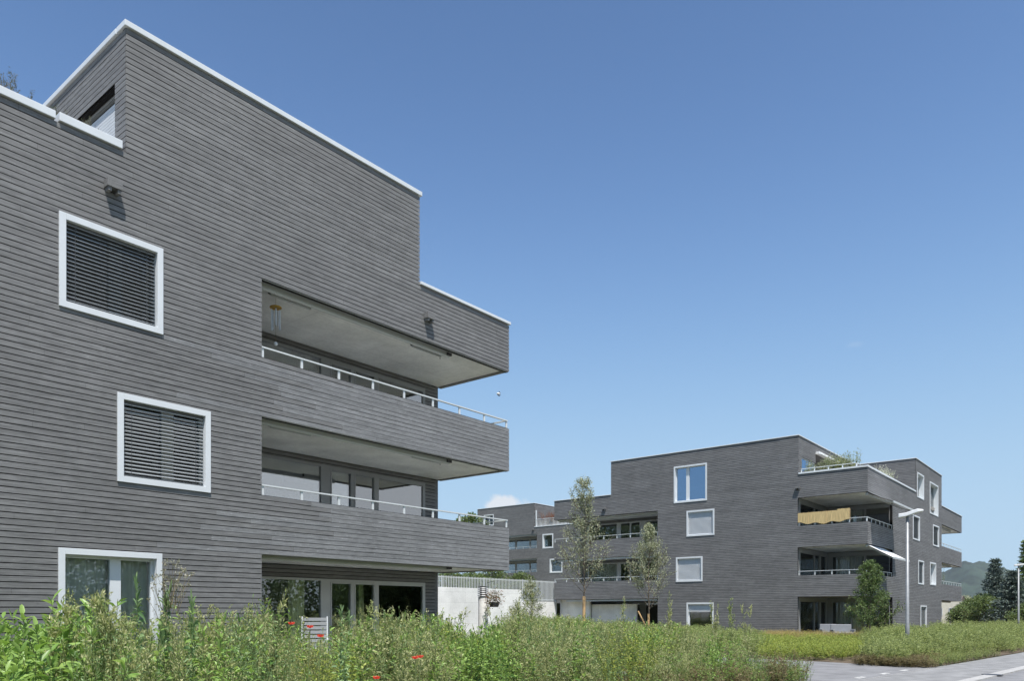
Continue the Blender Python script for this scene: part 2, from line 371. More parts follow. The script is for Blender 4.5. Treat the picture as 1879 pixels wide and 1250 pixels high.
coping(nb, WN, 13.93, UE+.04, 10.02, .075); 
mb = MB(); mb.box(17.2, UE+.04, V0+.3, 34.9, 9.95, 10.01); mb.build('coping', M['alu'], nb)
# penthouse sliding window seen on its left flank
wp = MB(); ring(wp, W, 14.78, 18.6, 9.8, 11.36, .05, .14, .22); wp = wp.build('window', M['sash'], nb)
mb = MB(); mb.lbox(W, 14.84, 18.5, .20, .205, 9.85, 11.3); mb.build('pane', M['glass'], wp)
mb = MB(); z = 9.9
while z < 11.12: mb.lbox(W, 14.85, 18.5, .10, .13, z, z+.055); z += .062
mb.build('blind', M['slatl'], wp)
# remaining faces of the volume
mb = MB()
mb.box(17.28, 17.40, LV+.02, 34.9, -.3, 9.93); mb.box(-5, 17.4, 34.8, 34.95, -.3, 9.93); mb.box(-5, -4.85, V0+.15, 34.9, -.3, 9.93)
mb.build('rear_walls', M['clad'], nb)
for k, s in enumerate(SO):
    # balcony slab with its soffit, parapet box and end return
    mb = MB(); mb.box(9.36, UE-.05, V0+.36, LV, s+.03, s+.26); sf = mb.build('soffit', M['soffit'], nb)
    top = (BT[k] if k < 2 else 9.9)
    mb = MB(); mb.box(UE-.16, UE-.026, V0+.15, LV, s+.004, top-.01); mb.box(9.36, UE-.17, V0+.148, V0+.19, s+.035, top-.01); mb.build('parapet_lining', M['clad'], nb)
    mb = MB(); z = s
    while z < top-.05: mb.box(UE-.025, UE, V0+.03, LV, z+.011, min(z+PITCH, top)); z += PITCH
    mb.build('end_cladding', M['clad'], nb)
    mb = MB(); mb.box(9.36, UE-.03, V0+.03, V0+.13, s+.001, s+.012); mb.build('soffit_edge_strip', M['sashl'], sf)
    mb = MB(); mb.box(15.36, UE-.03, V0+.192, V0+.359, s+.031, s+.26); mb.build('soffit_end', M['soffit'], sf)
    mb = MB(); mb.box(9.36, 15.34, V0+.192, V0+.34, s+.2, s+.26); mb.box(9.36, UE-.06, V0+.135, V0+.15, s-.004, s+.03); mb.build('awning_track', M['sash'], sf)
    mb = MB(); mb.box(9.38, 15.33, V0+.27, V0+.358, s-.045, s+.06); mb.tube([(9.40, V0+.315, s-.045), (15.32, V0+.315, s-.045)], .043, 10)
    aw = mb.build('awning_cassette', M['sashl'], nb)
    mb = MB(); mb.box(15.18, 15.345, V0+.22, V0+.262, s-.05, s+.02); mb.build('end_cap', M['dark'], aw)
    mb = MB(); mb.tube([(15.25, V0+.58, s), (15.25, V0+.58, s-.07), (15.22, V0+.54, s-.08)], .009, 6); mb.build('crank_eye', M['dark'], aw)
    for a in (9.85, 14.1):
        mb = MB(); mb.box(a, a+1.05, V0+.43, V0+.485, s-.075, s+.03); lf = mb.build('strip_light', M['sashl'], nb)
        mb = MB(); mb.box(a+.02, a+1.0, V0+.40, V0+.428, s-.035, s-.012); mb.box(a-.06, a-.01, V0+.44, V0+.475, s-.05, s+.03); mb.build('light_slot', M['gap'], lf)
    # inner wall of the loggia
    zt = s-.31 if k == 0 else s-.14
    WI = ('u', LV)
    cladding(nb, WI, 9.36, 17.36, s-3.0+.26, s, [(9.5, 16.82, s-2.7, zt)], name='loggia_wall', seed=20+k, zref=s)
    pns = [(9.56, 12.92, s-2.45, zt-.06), (13.27, 13.93, s-2.5, zt-.12), (14.09, 14.77, s-2.5, zt-.12), (14.95, 16.72, s-2.45, zt-.12)]
    mb = MB()
    for c in cells(9.5, 16.82, s-2.7, zt, pns): mb.lbox(WI, c[0], c[1], -.01, .09, c[2], c[3])
    for q in pns[1:3]: ring(mb, WI, q[0]-.045, q[1]+.045, q[2], q[3]+.045, .045, -.025, -.011)
    gw = mb.build('glazing_frame', M['sash'] if k else M['sashl'], nb, bevel=.004)
    for q in pns:
        mb = MB(); mb.lbox(WI, q[0], q[1], .03, .042, q[2], q[3]); mb.build('pane', M['glassc' if k else 'glass'], gw)
    if k == 0:
        for c0, c1 in ((12.0, 12.5), (14.35, 14.72), (16.2, 16.62)):
            mb = MB(); wavy(mb, WI, c0, c1, .12, -.3, s-.35); mb.build('curtain', M['curtg'], gw)
        mb = MB(); wavy(mb, WI, 15.0, 16.2, .16, -.3, s-.35, .03, .1); mb.build('curtain', M['curtain'], gw)
    if k == 1:
        for c0, c1 in ((9.6, 10.0), (16.3, 16.7)):
            mb = MB(); wavy(mb, WI, c0, c1, .3, s-2.6, s-.2); mb.build('curtain', M['curtain'], gw)
for z0, z1 in ((4.02, 4.245), (6.93, 7.155)):
    railing(nb, WN, 9.35, UE-.02, z0, z1, 1.02, side=LV-V0-.1)
mb = MB()
for s in (-.14, 2.86, 5.76): mb.box(-4.8, 17.27, V0+.17, LV+.02, s, s+.10) if False else None
for z in (-.13, 2.8, 5.7, 8.6):
    mb.box(-4.8, 9.35, V0+.17, 34.7, z+.0, z+.2); mb.box(9.352, 17.26, LV+.17, 34.7, z, z+.2)
mb.build('floor_slabs', M['inner'], nb)
mb = MB()
for z in (.08, 3.01, 5.91):
    mb.box(9.2, 9.34, V0+.18, LV+6, z, z+2.6); mb.box(-4.6, 17.2, 20.6, 20.8, z, z+2.6); mb.box(3.6, 3.7, V0+.18, 20.5, z, z+2.6); mb.box(13.0, 13.1, 19.0, 20.6, z, z+2.6)
mb.build('partition_walls', M['inner'], nb)
mb = MB(); mb.box(9.345, 9.36, V0+.16, LV, -.2, SO[2]); mb.build('loggia_side_wall', M['clad'], nb)
window(nb, WN, *win['3'], mull=[(6.33, 6.46)], blind='half', fw=.11)
window(nb, WN, *win['2'], mull=[(7.30, 7.43)], blind='open', fw=.11)
window(nb, WN, *win['1'], mull=[(6.35, 6.44)], fw=.105, curtain=[(5.5, 6.35, 'curtain'), (6.45, 7.05, 'curtain')], sash='alu')
for a, z in ((6.27, 9.14), (14.19, 9.14)): vent_box(nb, WN, a, z)

# ------------------------------------------------------------------ middle building (same type, turned corner towards us)
U1 = 45.81; V1 = 11.78; VL = 33.2; DZ = -.32; WF = ('v', U1); WS = ('u', V1); UB = 66.4
mbl = empty('apartment_building', (0, 0, 0), label='grey timber clad apartment house on the right, with corner balconies and white framed windows', cat='building', group='grey timber apartment buildings')
s1, s2, s3 = (x+DZ for x in SO); b1, b2 = (x+DZ for x in BT); RP = 9.62
wf = [(21.3, 23.6, 8.62, 11.0), (20.8, 22.7, 6.4, 8.05), (21.6, 23.45, 3.5, 5.1), (20.85, 22.7, -.3, 2.15)]
hol = [(a+.02, b-.02, c+.02, d-.02) for a, b, c, d in wf]
hol += [(24.78, 40, -1, s1), (24.78, 40, b1, s2), (24.78, 40, b2, s3), (0, 15.62, -1, s1), (0, 15.62, b1, s2), (0, 15.62, b2, s3)]
cladding(mbl, WF, V1, VL, -.6, RP, hol, zref=s1, mat='clad_far', name='front_cladding', lo=2, hi=4.5, wob=.004)
cladding(mbl, WF, 15.58, 28.38, RP+.005, 11.9, hol[:1], zref=s1, mat='clad_far', name='penthouse_front', lo=2, hi=4.5, wob=.004)
cladding(mbl, ('u', 15.58), U1+.026, 57.6, RP-.4, 11.9, [(46.4, 48.9, 9.2, 10.75), (48.905, 56.5, 9.2, 11.45)], zref=s1, mat='clad_far', name='penthouse_side', wob=.004)
ws = [(58.1, 60.1, 9.35, 11.05), (62.1, 65.0, 8.65, 10.95), (56.8, 58.8, 6.4, 8.05), (63.2, 65.3, 6.4, 7.95), (58.4, 60.1, 3.45, 5.1), (62.2, 64.2, 3.5, 5.15), (59.1, 61.0, .1, 2.0)]
hs_ = [(a+.02, b-.02, c+.02, d-.02) for a, b, c, d in ws] + [(U1-1, 51.4, -1, s1), (U1-1, 51.4, b1, s2), (U1-1, 51.4, b2, s3)]
cladding(mbl, WS, U1+.03, UB, -.6, RP, hs_, zref=s1, mat='clad_far', name='side_cladding', lo=2, hi=4.5, wob=.004)
cladding(mbl, WS, 57.6, UB, RP+.005, 11.9, hs_, zref=s1, mat='clad_far', name='penthouse_side', lo=2, hi=4.5, wob=.004)
cladding(mbl, ('v', 57.6), V1+.026, 15.56, RP-.4, 11.9, zref=s1, mat='clad_far', name='penthouse_return', wob=.004)
for k, (lo_, hi_) in enumerate(((s1, b1), (s2, b2), (s3, RP))):      # projecting balconies at the far end
    ue = 74.9 if k < 2 else 74.9
    cladding(mbl, WS, UB, ue, lo_, hi_, zref=s1, mat='clad_far', name='balcony_band', lo=2, hi=4, wob=.004)
    mb = MB(); mb.box(UB, ue-.03, V1+.16, V1+2.9, lo_+.03, lo_+.25); mb.build('soffit', M['soffit'], mbl)
    mb = MB(); mb.box(ue-.15, ue, V1+.15, V1+2.9, lo_, hi_); mb.build('balcony_end', M['clad_far'], mbl)
    if k < 2: railing(mbl, WS, UB, ue, hi_, hi_+.25, 1.05)
    mb = MB(); mb.tube([(UB+.2, V1+.4, lo_-.06), (72, V1+.4, lo_-.06)], .08, 8); mb.build('awning_cassette', M['sash'], mbl)
for k, s in enumerate((s1, s2, s3)):
    top = (b1, b2, RP)[k]
    # soffits: left loggia and right corner loggia
    for q in ((U1+.2, U1+2.75, 24.8, VL-.03), (U1+.2, 51.38, V1+.2, 15.6)):
        mb = MB(); mb.box(*q, s+.03, s+.25); mb.build('soffit', M['soffit'], mbl)
    mb = MB()
    mb.box(U1+.15, U1+2.75, VL-.12, VL, s, top-.005); mb.box(U1+.15, U1+.18, 24.8, VL-.13, s+.03, top-.005)
    mb.box(U1+.15, U1+.18, V1+.15, 15.6, s+.03, top-.005); mb.box(U1+.19, 51.38, V1+.15, V1+.18, s+.03, top-.005)
    mb.build('parapet_lining', M['clad_far'], mbl)
    # inner walls with glazing
    WI = ('v', U1+2.76); zt = s-.2
    cladding(mbl, WI, 24.8, VL-.5, s-2.7, s, [(25.4, 32.1, s-2.5, zt)], zref=s1, mat='clad_far', name='loggia_wall', seed=k)
    pn = [(25.5, 27.2, s-2.3, zt-.08), (27.7, 28.4, s-2.4, zt-.1), (28.52, 29.25, s-2.4, zt-.1), (29.6, 32.0, s-2.3, zt-.08)]
    mb = MB()
    for c in cells(25.4, 32.1, s-2.5, zt, pn): mb.lbox(WI, c[0], c[1], -.01, .08, c[2], c[3])
    gw = mb.build('glazing_frame', M['sashl'], mbl)
    for q in pn: mb = MB(); mb.lbox(WI, q[0], q[1], .02, .03, q[2], q[3]); mb.build('pane', M['glass'], gw)
    if k == 1: mb = MB(); wavy(mb, WI, 29.7, 31.9, .25, s-2.4, s-.25); mb.build('curtain', M['curtain'], gw)
    W2 = ('u', 15.62)                         # glazed wall of the corner loggia facing the street side
    pn = [(U1+.5, U1+3.0, s-2.3, zt-.08), (U1+3.15, U1+3.95, s-2.4, zt-.08), (U1+4.3, U1+5.3, s-2.3, zt-.08)]
    mb = MB()
    for c in cells(U1+.2, 51.4, s-2.6, s, pn): mb.lbox(W2, c[0], c[1], 0, .1, c[2], c[3])
    gw = mb.build('glazing_frame', M['sash'], mbl)
    for q in pn: mb = MB(); mb.lbox(W2, q[0], q[1], .05, .06, q[2], q[3]); mb.build('pane', M['glass'], gw)
    W3 = ('v', 51.4); pn = [(11.98, 13.3, s-2.3, zt-.08), (13.45, 15.3, s-2.3, zt-.08)]
    mb = MB()
    for c in cells(11.95, 15.61, s-2.6, s, pn): mb.lbox(W3, c[0], c[1], 0, .1, c[2], c[3])
    gw = mb.build('glazing_frame', M['sash'], mbl)
    for q in pn: mb = MB(); mb.lbox(W3, q[0], q[1], .05, .06, q[2], q[3]); mb.build('pane', M['glass'], gw)
    mb = MB(); wavy(mb, W3, 13.6, 15.2, .3, s-2.5, s-.25) ; mb.build('curtain', M['curtain'], gw)
    if k < 2: 
        mb = MB()
    mb = MB(); mb.box(U1+.03, U1+.17, 15.46, 15.6, s-2.7, s) if k == 0 else None
mb = MB(); mb.box(U1+.38, U1+.52, 24.9, VL-.2, s3-.14, s3-.02); mb.box(U1+.2, U1+.30, 24.9, VL-.2, s3-.07, s3-.03); mb.build('awning_cassette', M['sashl'], mbl)
mb = MB(); mb.box(U1+.1, U1+.26, 24.9, VL-.2, s2-.14, s2-.02); mb.build('awning_cassette', M['sashl'], mbl)
mb = MB(); mb.box(U1+.1, U1+.26, 24.9, VL-1.0, s1-.14, s1-.02); mb.build('awning_cassette', M['sashl'], mbl)
for z0 in (b1, b2):
    railing(mbl, WF, 24.78, VL, z0, z0+.26, 1.02); railing(mbl, WF, V1+.02, 15.6, z0, z0+.25, .98); railing(mbl, WS, U1+.13, 51.38, z0, z0+.25, .93)
railing(mbl, WF, V1+.6, 15.5, RP+.1, RP+.34, .78, name='terrace_railing', off=.2)
mb = MB(); mb.box(U1+.17, U1+.24, V1+.6, V1+.66, RP, RP+.34); mb.box(U1+.24, U1+.9, V1+.6, V1+.64, RP+.30, RP+.34); mb.build('terrace_railing', M['rail'], mbl)
coping(mbl, WF, 15.54, 28.42, 11.955, .05); coping(mbl, ('u', 15.58), U1+.31, 57.6, 11.955, .05)
coping(mbl, WF, V1-.04, 15.57, RP+.10, .10); coping(mbl, WS, U1+.31, 57.59, RP+.10, .10); coping(mbl, WF, 28.39, VL+.04, RP+.05, .045)
coping(mbl, ('v', 57.6), V1+.31, 15.55, 11.953, .05); coping(mbl, WS, 57.56, UB+.04, 11.955, .05); coping(mbl, WS, UB+.05, 74.94, RP+.05, .045)
for k, q in enumerate(wf):
    window(mbl, WF, *q, mull=[(22.62, 22.74)] if k == 0 else (), blind=None if k == 0 else 'shut', fw=.1, gl='glassm' if k == 0 else 'glass', sash='alu', gap=.07,
           bot=1.55 if k == 3 else None, curtain=[(22.8, 23.4, 'curtb')] if k == 0 else None, rec=.17)
for k, q in enumerate(ws):
    window(mbl, WS, *q, mull=[((q[0]+q[1])/2-.05, (q[0]+q[1])/2+.05)] if k == 1 else (), blind='open' if k == 6 else ('half' if k in (2, 4, 3) else None), fw=.09, sash='sashl', rec=.3,
           curtain=None if k == 6 else [(q[0]+.3, q[1]-.3, 'curtain')])
for a, z in ((28.9, 8.72), (15.6, 8.82)): vent_box(mbl, WF, a, z)
# penthouse terrace glazing, awning box, bodies
wp = MB(); ring(wp, ('u', 15.58), 46.4, 48.9, 9.2, 10.75, .08, .05, .12); wp.lbox(('u', 15.58), 47.9, 48.0, .05, .12, 9.28, 10.67); wp = wp.build('window', M['sashl'], mbl)
for q in ((46.48, 47.9), (48.0, 48.82)): mb = MB(); mb.lbox(('u', 15.58), *q, .08, .09, 9.28, 10.67); mb.build('pane', M['glassm'], wp)
mb = MB(); mb.box(48.905, 56.5, 17.0, 17.1, 9.2, 11.45); mb.box(48.905, 56.5, 15.75, 17.0, 11.4, 11.45); mb.build('terrace_recess', M['clad_far'], mbl)
mb = MB(); mb.box(48.92, 56.4, 15.36, 15.60, 11.30, 11.44); mb.tube([(48.92, 15.3, 11.28), (56.4, 15.3, 11.28)], .05, 8)
mb.build('terrace_awning', M['fabric'], mbl)
mb = MB(); mb.box(U1+.2, 57.5, 15.76, 28.3, 11.6, 11.88); mb.box(57.76, UB, V1+.2, 28.3, 11.6, 11.88)
mb.box(U1+.05, 66.4, 28.25, 28.37, RP-.2, 11.88); mb.box(66.25, 66.38, V1+.15, 28.2, RP-.2, 11.88)
mb.box(U1+.2, UB-.02, V1+.2, VL-.02, RP-.5, RP-.28); mb.build('roof_deck', M['roof'], mbl)
mb = MB(); mb.box(U1+2.76, UB, VL-.55, VL-.4, -.6, RP-.5); mb.box(UB-.15, UB, V1+.15, VL-.5, -.6, RP-.5); mb.build('rear_walls', M['clad_far'], mbl)
mb = MB()
for z in (-.45, s1+.05, s2+.05, s3+.05): mb.box(U1+.2, U1+2.74, 15.74, 24.76, z, z+.18); mb.box(U1+2.9, UB-.2, 15.74, VL-.6, z, z+.18); mb.box(51.5, UB-.2, V1+.2, 15.73, z, z+.18)
mb.build('floor_slabs', M['inner'], mbl)
mb = MB()
for z in (-.26, s1+.24, s2+.24): mb.box(U1+.18, 60, 15.74, 15.85, z, z+2.6) if False else None; mb.box(U1+6, U1+6.1, 15.8, VL-.7, z, z+2.6); mb.box(U1+.18, U1+6, 24.55, 24.7, z, z+2.6); mb.box(51.52, 60, 15.74, 15.85, z, z+2.6)
mb.build('partition_walls', M['inner'], mbl)
mb = MB(); mb.box(U1+.3, U1+2.7, 24.765, 24.785, -.5, s3); mb.build('loggia_side_wall', M['clad_far'], mbl)
mb = MB(); mb.box(U1+.7, U1+.9, 30.6, VL-.02, -.5, s1); mb.box(U1+.95, U1+1.1, 26.9, 30.59, -.5, s1-.35); mb.build('garden_wall', M['soffit'], mbl)
# folding awnings on the street side of the corner loggia
def folding_awning(parent, u0, u1, z, d, dz):
    mb = MB(); mb.tube([(u0, V1+.1, z-.08), (u1, V1+.1, z-.08)], .07, 8); aw = mb.build('awning', M['sashl'], parent)
    mb = MB(); mb.quad((u0+.05, V1+.05, z-.04), (u1-.05, V1+.05, z-.04), (u1-.05, V1-d, z-dz), (u0+.05, V1-d, z-dz))
    mb.quad((u0+.05, V1-d, z-dz-.03), (u1-.05, V1-d, z-dz-.03), (u1-.05, V1+.05, z-.07), (u0+.05, V1+.05, z-.07))
    mb.build('awning_fabric', M['fabric'], aw)
    mb = MB(); mb.box(u0, u1, V1-d-.07, V1-d, z-dz-.09, z-dz+.02)
    for u in (u0+.15, u1-.4):
        mb.tube([(u, V1+.05, z-.14), (u+.12, V1-d*.5, z-.16-dz*.5), (u, V1-d, z-dz-.06)], .025, 6)
    mb.build('awning_arm', M['sashl'], aw)
folding_awning(mbl, 46.0, 51.2, s3, 1.25, .62); folding_awning(mbl, 46.0, 49.6, s2, 1.25, .78)

# ------------------------------------------------------------------ third building, further up the slope
U3 = 72.94; W3F = ('v', U3)
tb = empty('apartment_building', label='most distant grey timber clad apartment house, half hidden in the gap between the other two', cat='building', group='grey timber apartment buildings')
c3 = [(54.9, 64.9, 4.0, 5.0), (55.4, 64.9, 6.31, 7.92), (55.4, 64.9, 9.14, 10.81)]
w3 = [(53.0, 54.55, 9.0, 10.7), (51.7, 53.5, 6.1, 7.75)]
cladding(tb, W3F, 38, 64.77, 2.0, 11.6, c3+[(a+.02, b-.02, c+.02, d-.02) for a, b, c, d in w3], zref=5, mat='clad_far', name='front_cladding', wob=.004)
cladding(tb, W3F, 55.8, 64.77, 11.605, 14.45, [(62.1, 63.65, 12.27, 13.63)], zref=5, mat='clad_far', name='penthouse_front', wob=.004)
cladding(tb, ('u', 55.8), U3+.026, 88, 11.4, 14.45, zref=5, mat='clad_far', name='penthouse_side', wob=.004)
window(tb, W3F, 62.08, 63.67, 12.25, 13.65, mull=[(62.85, 62.92)], fr='alu', fw=.09)
window(tb, W3F, *w3[0], fw=.14); window(tb, W3F, *w3[1], fw=.14)
for s, top in ((7.92, 9.14), (10.81, 11.6), (5.0, 6.31)):
    mb = MB(); mb.box(U3+.2, U3+2.7, 55.42, 64.74, s+.03, s+.25); mb.build('soffit', M['soffit'], tb)
    mb = MB(); mb.box(U3+.1, U3+.25, 55.5, 64.6, s-.16, s-.02); mb.build('awning_cassette', M['sash'], tb)
    mb = MB(); mb.box(U3+.15, U3+.18, 55.5, 64.7, s+.03, top-.01); mb.box(U3+.15, 88, 64.63, 64.77, s, top-.01); mb.build('parapet_lining', M['clad_far'], tb)
    WI = ('v', U3+2.72); pn = [(55.8, 57.2, s-2.4, s-.3), (57.5, 58.4, s-2.4, s-.3), (58.6, 60.6, s-2.4, s-.3), (60.9, 63, s-2.4, s-.3)]
    mb = MB()
    for c in cells(55.4, 64.0, s-2.7, s, pn): mb.lbox(WI, c[0], c[1], 0, .08, c[2], c[3])
    gw = mb.build('glazing_frame', M['sash'], tb)
    for q in pn: mb = MB(); mb.lbox(WI, q[0], q[1], .02, .03, q[2], q[3]); mb.build('pane', M['glass'], gw)
for z in (6.31, 9.14): railing(tb, W3F, 55.42, 64.7, z, z+.24, 1.0)
mb = MB(); mb.box(U3+.2, 88, 55.95, 64.7, 14.1, 14.4); mb.box(U3+.2, 88, 38, 64.7, 10.9, 11.2); mb.box(U3+3, 88, 63.9, 64.0, 2, 11); mb.box(87.9, 88, 38, 64.6, 2, 14.1); mb.box(U3+.2, 88, 38, 38.1, 2, 11)
for z in (5.1, 8.0): mb.box(U3+3, 87.8, 38.2, 63.8, z, z+.2)
mb.build('roof_deck', M['roof'], tb)
coping(tb, W3F, 55.76, 64.8, 14.51, .06); coping(tb, ('u', 55.8), U3+.31, 88, 14.51, .06); coping(tb, W3F, 44, 55.75, 11.68, .08)
mb = MB(); v = 44.3
while v < 55.6: mb.box(U3+.10, U3+.13, v, v+.05, 11.68, 12.5); v += .19
mb.box(U3+.08, U3+.16, 44.3, 55.6, 12.5, 12.56); mb.box(U3+.06, U3+.16, 55.5, 55.62, 11.68, 13.6); mb.box(U3+.06, U3+.16, 49.9, 50.0, 11.68, 12.5)
mb.build('slatted_terrace_railing', M['rail'], tb)
mb = MB(); mb.box(U3+2, U3+4, 52.5, 53.9, 13.75, 13.85); mb.build('terrace_canopy', M['white'], tb)
vent_box(tb, W3F, 55.9, 11.3)

# cream house far behind
ch = empty('house', label='small cream rendered house behind the right hand end of the grey apartment block', cat='house')
c = at(1742, 84); 
hx = MB(); HW = ('v', c.x); hv0, hv1 = c.y-1.1, c.y+9
for q in cells(hv0, hv1, -.5, 3.0, [(hv0+.45, hv0+1.15, 1.15, 2.0), (hv0+1.75, hv0+2.45, 1.15, 2.0)]): hx.lbox(HW, q[0], q[1], 0, .3, q[2], q[3])
hx.box(c.x+.3, c.x+2, hv0, hv0+.3, -.5, 3.0); hx.box(c.x+.3, c.x+2, hv1-.3, hv1, -.5, 3.0); hx.build('wall', M['cream'], ch)
for a, b, z0, z1 in ((hv0+.45, hv0+1.15, 1.15, 2.0), (hv0+1.75, hv0+2.45, 1.15, 2.0)): window(ch, HW, a, b, z0, z1, mull=[((a+b)/2-.03, (a+b)/2+.03)], fw=.06, rec=.12)
mb = MB(); mb.quad((c.x-.06, hv0-.1, 2.9), (c.x-.06, hv1+.5, 2.9), (c.x+1.0, hv1+.5, 3.3), (c.x+1.0, hv0-.1, 3.3)); mb.quad((c.x+1.0, hv0-.1, 3.3), (c.x+1.0, hv1+.5, 3.3), (c.x+2.4, hv1+.5, 2.9), (c.x+2.4, hv0-.1, 2.9))
mb.quad((c.x-.06, hv0-.1, 2.8), (c.x+2.4, hv0-.1, 2.8), (c.x+1.0, hv0-.1, 3.2)); mb.build('roof', plain('roof_tiles', (.12, .10, .09), .8), ch)

# ------------------------------------------------------------------ ground, street, hill
G0 = -.05
def sheet(name, pts, z, mat, kind='structure', **k):
    mb = MB(); mb.quad(*[(x, y, z) for x, y in pts]); return mb.build(name, mat, kind=kind, **k)
M['asphalt'] = plain('asphalt', (.19, .19, .195), .85, noise=.22, scale=1.6, bump=.5, bscale=120)
M['asphalt2'] = plain('older_asphalt', (.215, .215, .215), .85, noise=.22, scale=2.1, bump=.5, bscale=90)
M['kerb'] = plain('kerb_stone', (.36, .355, .345), .8, noise=.15, scale=8, bump=.3)
M['paint'] = plain('road_paint', (.40, .40, .39), .8, noise=.45, scale=9)
M['field'] = plain('grassy_soil', (.13, .13, .06), .95, noise=.4, scale=1.2, bump=.6)
sheet('ground', [(-3100, -3100), (3500, -3100), (3500, 3500), (-3100, 3500)], G0-.03, M['field'])
rd = Vector((.9963, -.0863, 0)); rn = Vector((.0863, .9963, 0))
def RP_(s, n): p = Vector((19.31, 5.11, 0))+rd*s+rn*n; return (p.x, p.y)
sheet('pavement', [RP_(-60, -1.72), RP_(140, -1.72), RP_(140, 0), RP_(-60, 0)], G0+.004, M['asphalt2'])
sheet('road', [RP_(-60, -9), RP_(140, -9), RP_(140, -2.0), RP_(-60, -2.0)], G0-.02, M['asphalt'])
sheet('driveway', [RP_(-1.6, .004), RP_(5.6, .004), (25.7, 8.4), (25.9, 11.5), (17.2, 11.5), (17.6, 8)], G0, M['asphalt'])
mb = MB()
def kerb_piece(s0, s1):
    for (s, e) in ((s0, s1),):
        P = [RP_(s, -2.0), RP_(e, -2.0), RP_(e, -1.72), RP_(s, -1.72)]; n = len(mb.v)
        mb.v += [(*p, G0-.03) for p in P]+[(*p, G0+.012) for p in P]; mb.f += [(n+4, n+5, n+6, n+7), (n, n+1, n+5, n+4), (n+1, n+2, n+6, n+5), (n+2, n+3, n+7, n+6), (n+3, n, n+4, n+7)]
s = -60
while s < 120: kerb_piece(s, s+1.98); s += 2
mb.build('kerb', M['kerb'], kind='structure')
mb = MB(); mb.lathe((*RP_(3.8, -1.86), G0+.013), [(.0, .004), (.24, .004), (.24, -.01)], 20); mb.build('manhole_cover', M['dark'], kind='structure')
mb = MB()
for s in (-1.7, .35, 2.05, 3.6):
    P = [RP_(s, .16), RP_(s+.55, .16), RP_(s+.62, .34), RP_(s+.1, .34)]; mb.quad(*[(*p, G0+.005) for p in P])
mb.build('road_marking', M['paint'], kind='structure')
mb = MB(); P = [RP_(-20, -.035), RP_(7, -.035), RP_(7, 0.0), RP_(-20, 0.0)]; mb.quad(*[(*p, G0+.009) for p in P]); mb.build('pavement_edge_line', M['kerb'], kind='structure')
sheet('planting_bed', [(-12, 5.9), (17.4, 5.6), (17.2, 11.6), (26, 11.6), (25.8, 8.3), RP_(5.8, .15), RP_(120, .15), (140, 60), (-12, 60)], G0-.01, M['soil'])
def hill():
    nx, ny = 160, 60; px = np.linspace(1500, 2300, nx); T = np.linspace(1600, 3400, ny)
    ctrl = [(1500, 1090), (1600, 1080), (1737, 1046), (1768, 1030), (1800, 1031), (1842, 1042), (1880, 1060), (1950, 1085), (2100, 1070), (2300, 1100)]
    Yr = np.interp(px, *zip(*ctrl)); V = []; rn_ = np.random.default_rng(3)
    bumps = sum(np.sin(px[:, None]*a+b)*np.sin(T[None, :]*c_+d)*e for a, b, c_, d, e in [(.06, 1, .006, 0, 6), (.13, 2, .011, 1, 4), (.31, 0, .02, 2, 2.5), (.7, 0, .05, 2, 1.5)])
    for i in range(nx):
        zr = (1124-Yr[i])*2600/1423.2
        for j in range(ny):
            s_ = min(1, (T[j]-1600)/1000); prof = s_**1.25 if T[j] < 2600 else max(0, 1-((T[j]-2600)/1100)**2*.5)
            u, v = ray(px[i]); V.append((u*T[j], v*T[j], zr*prof+bumps[i, j]*min(1, s_*2)*1.0+rn_.normal()*1.6*s_))
    Q = [(i*ny+j, (i+1)*ny+j, (i+1)*ny+j+1, i*ny+j+1) for i in range(nx-1) for j in range(ny-1)]
    m = plain('forest_slope', (.028, .045, .03), .95, noise=.5, scale=.012, bump=0)
    return np_mesh('hill', V, Q, m, smooth=False, kind='structure')
hill()

# ------------------------------------------------------------------ walls, fence and garden objects
cw = MB(); cw.box(17.45, 31.6, 25, 25.25, -.4, 2.70); cw.build('retaining_wall', M['wallc'], bevel=.01, label='pale board marked concrete wall beside the nearest house', cat='wall')
cw = MB(); cw.box(17.45, 46.2, 33.26, 33.5, -.4, 2.28); cw.build('retaining_wall', M['wallc'], bevel=.01, label='white lit concrete base wall beneath the slatted fence, meeting the right hand house', cat='wall')
cw = MB(); cw.box(17.5, 44.5, 33.55, 130, -.5, 2.2); cw.box(44.5, 72.5, 33.55, 130, -.5, 2.2); cw.box(72.9, 130, 36, 130, -.5, 2.2); cw.build('upper_ground', M['field'], kind='structure')
fe = empty('slatted_fence', label='long pale metal fence of thin upright slats running along the concrete wall', cat='fence')
mb = MB(); u = 18.0
while u < 46.3: mb.box(u, u+.05, 33.32, 33.335, 2.32, 3.80); u += .15
mb.build('slats', M['rail'], fe)
mb = MB(); mb.box(18, 46.35, 33.375, 33.39, 3.70, 3.75); mb.box(18, 46.35, 33.375, 33.39, 2.42, 2.47); mb.build('rails', M['rail'], fe)
for u in (22.3, 26.3, 30.3, 34.3, 38.3, 42.3, 46.3): mb = MB(); mb.box(u, u+.07, 33.39, 33.45, 2.28, 3.8); mb.build('post', M['rail'], fe)
p = at(886.5, 30)
vc = empty('ventilation_shaft', (p.x, p.y, -.1), label='grey round ventilation shaft with dark louvres at its top, in front of the concrete wall', cat='vent')
mb = MB(); mb.lathe((0, 0, 0), [(.19, 0), (.19, 2.25), (0, 2.25)], 24); mb.build('shaft', M['wallc'], vc, smooth=False)
mb = MB()
for i in range(5): mb.lathe((0, 0, 2.27+i*.072), [(.14, .0), (.225, .0), (.20, .035), (.14, .035)], 24)
mb.lathe((0, 0, 2.63), [(0, .03), (.215, .02), (.215, 0), (0, 0)], 24); mb.build('louvres', M['steel'], vc)
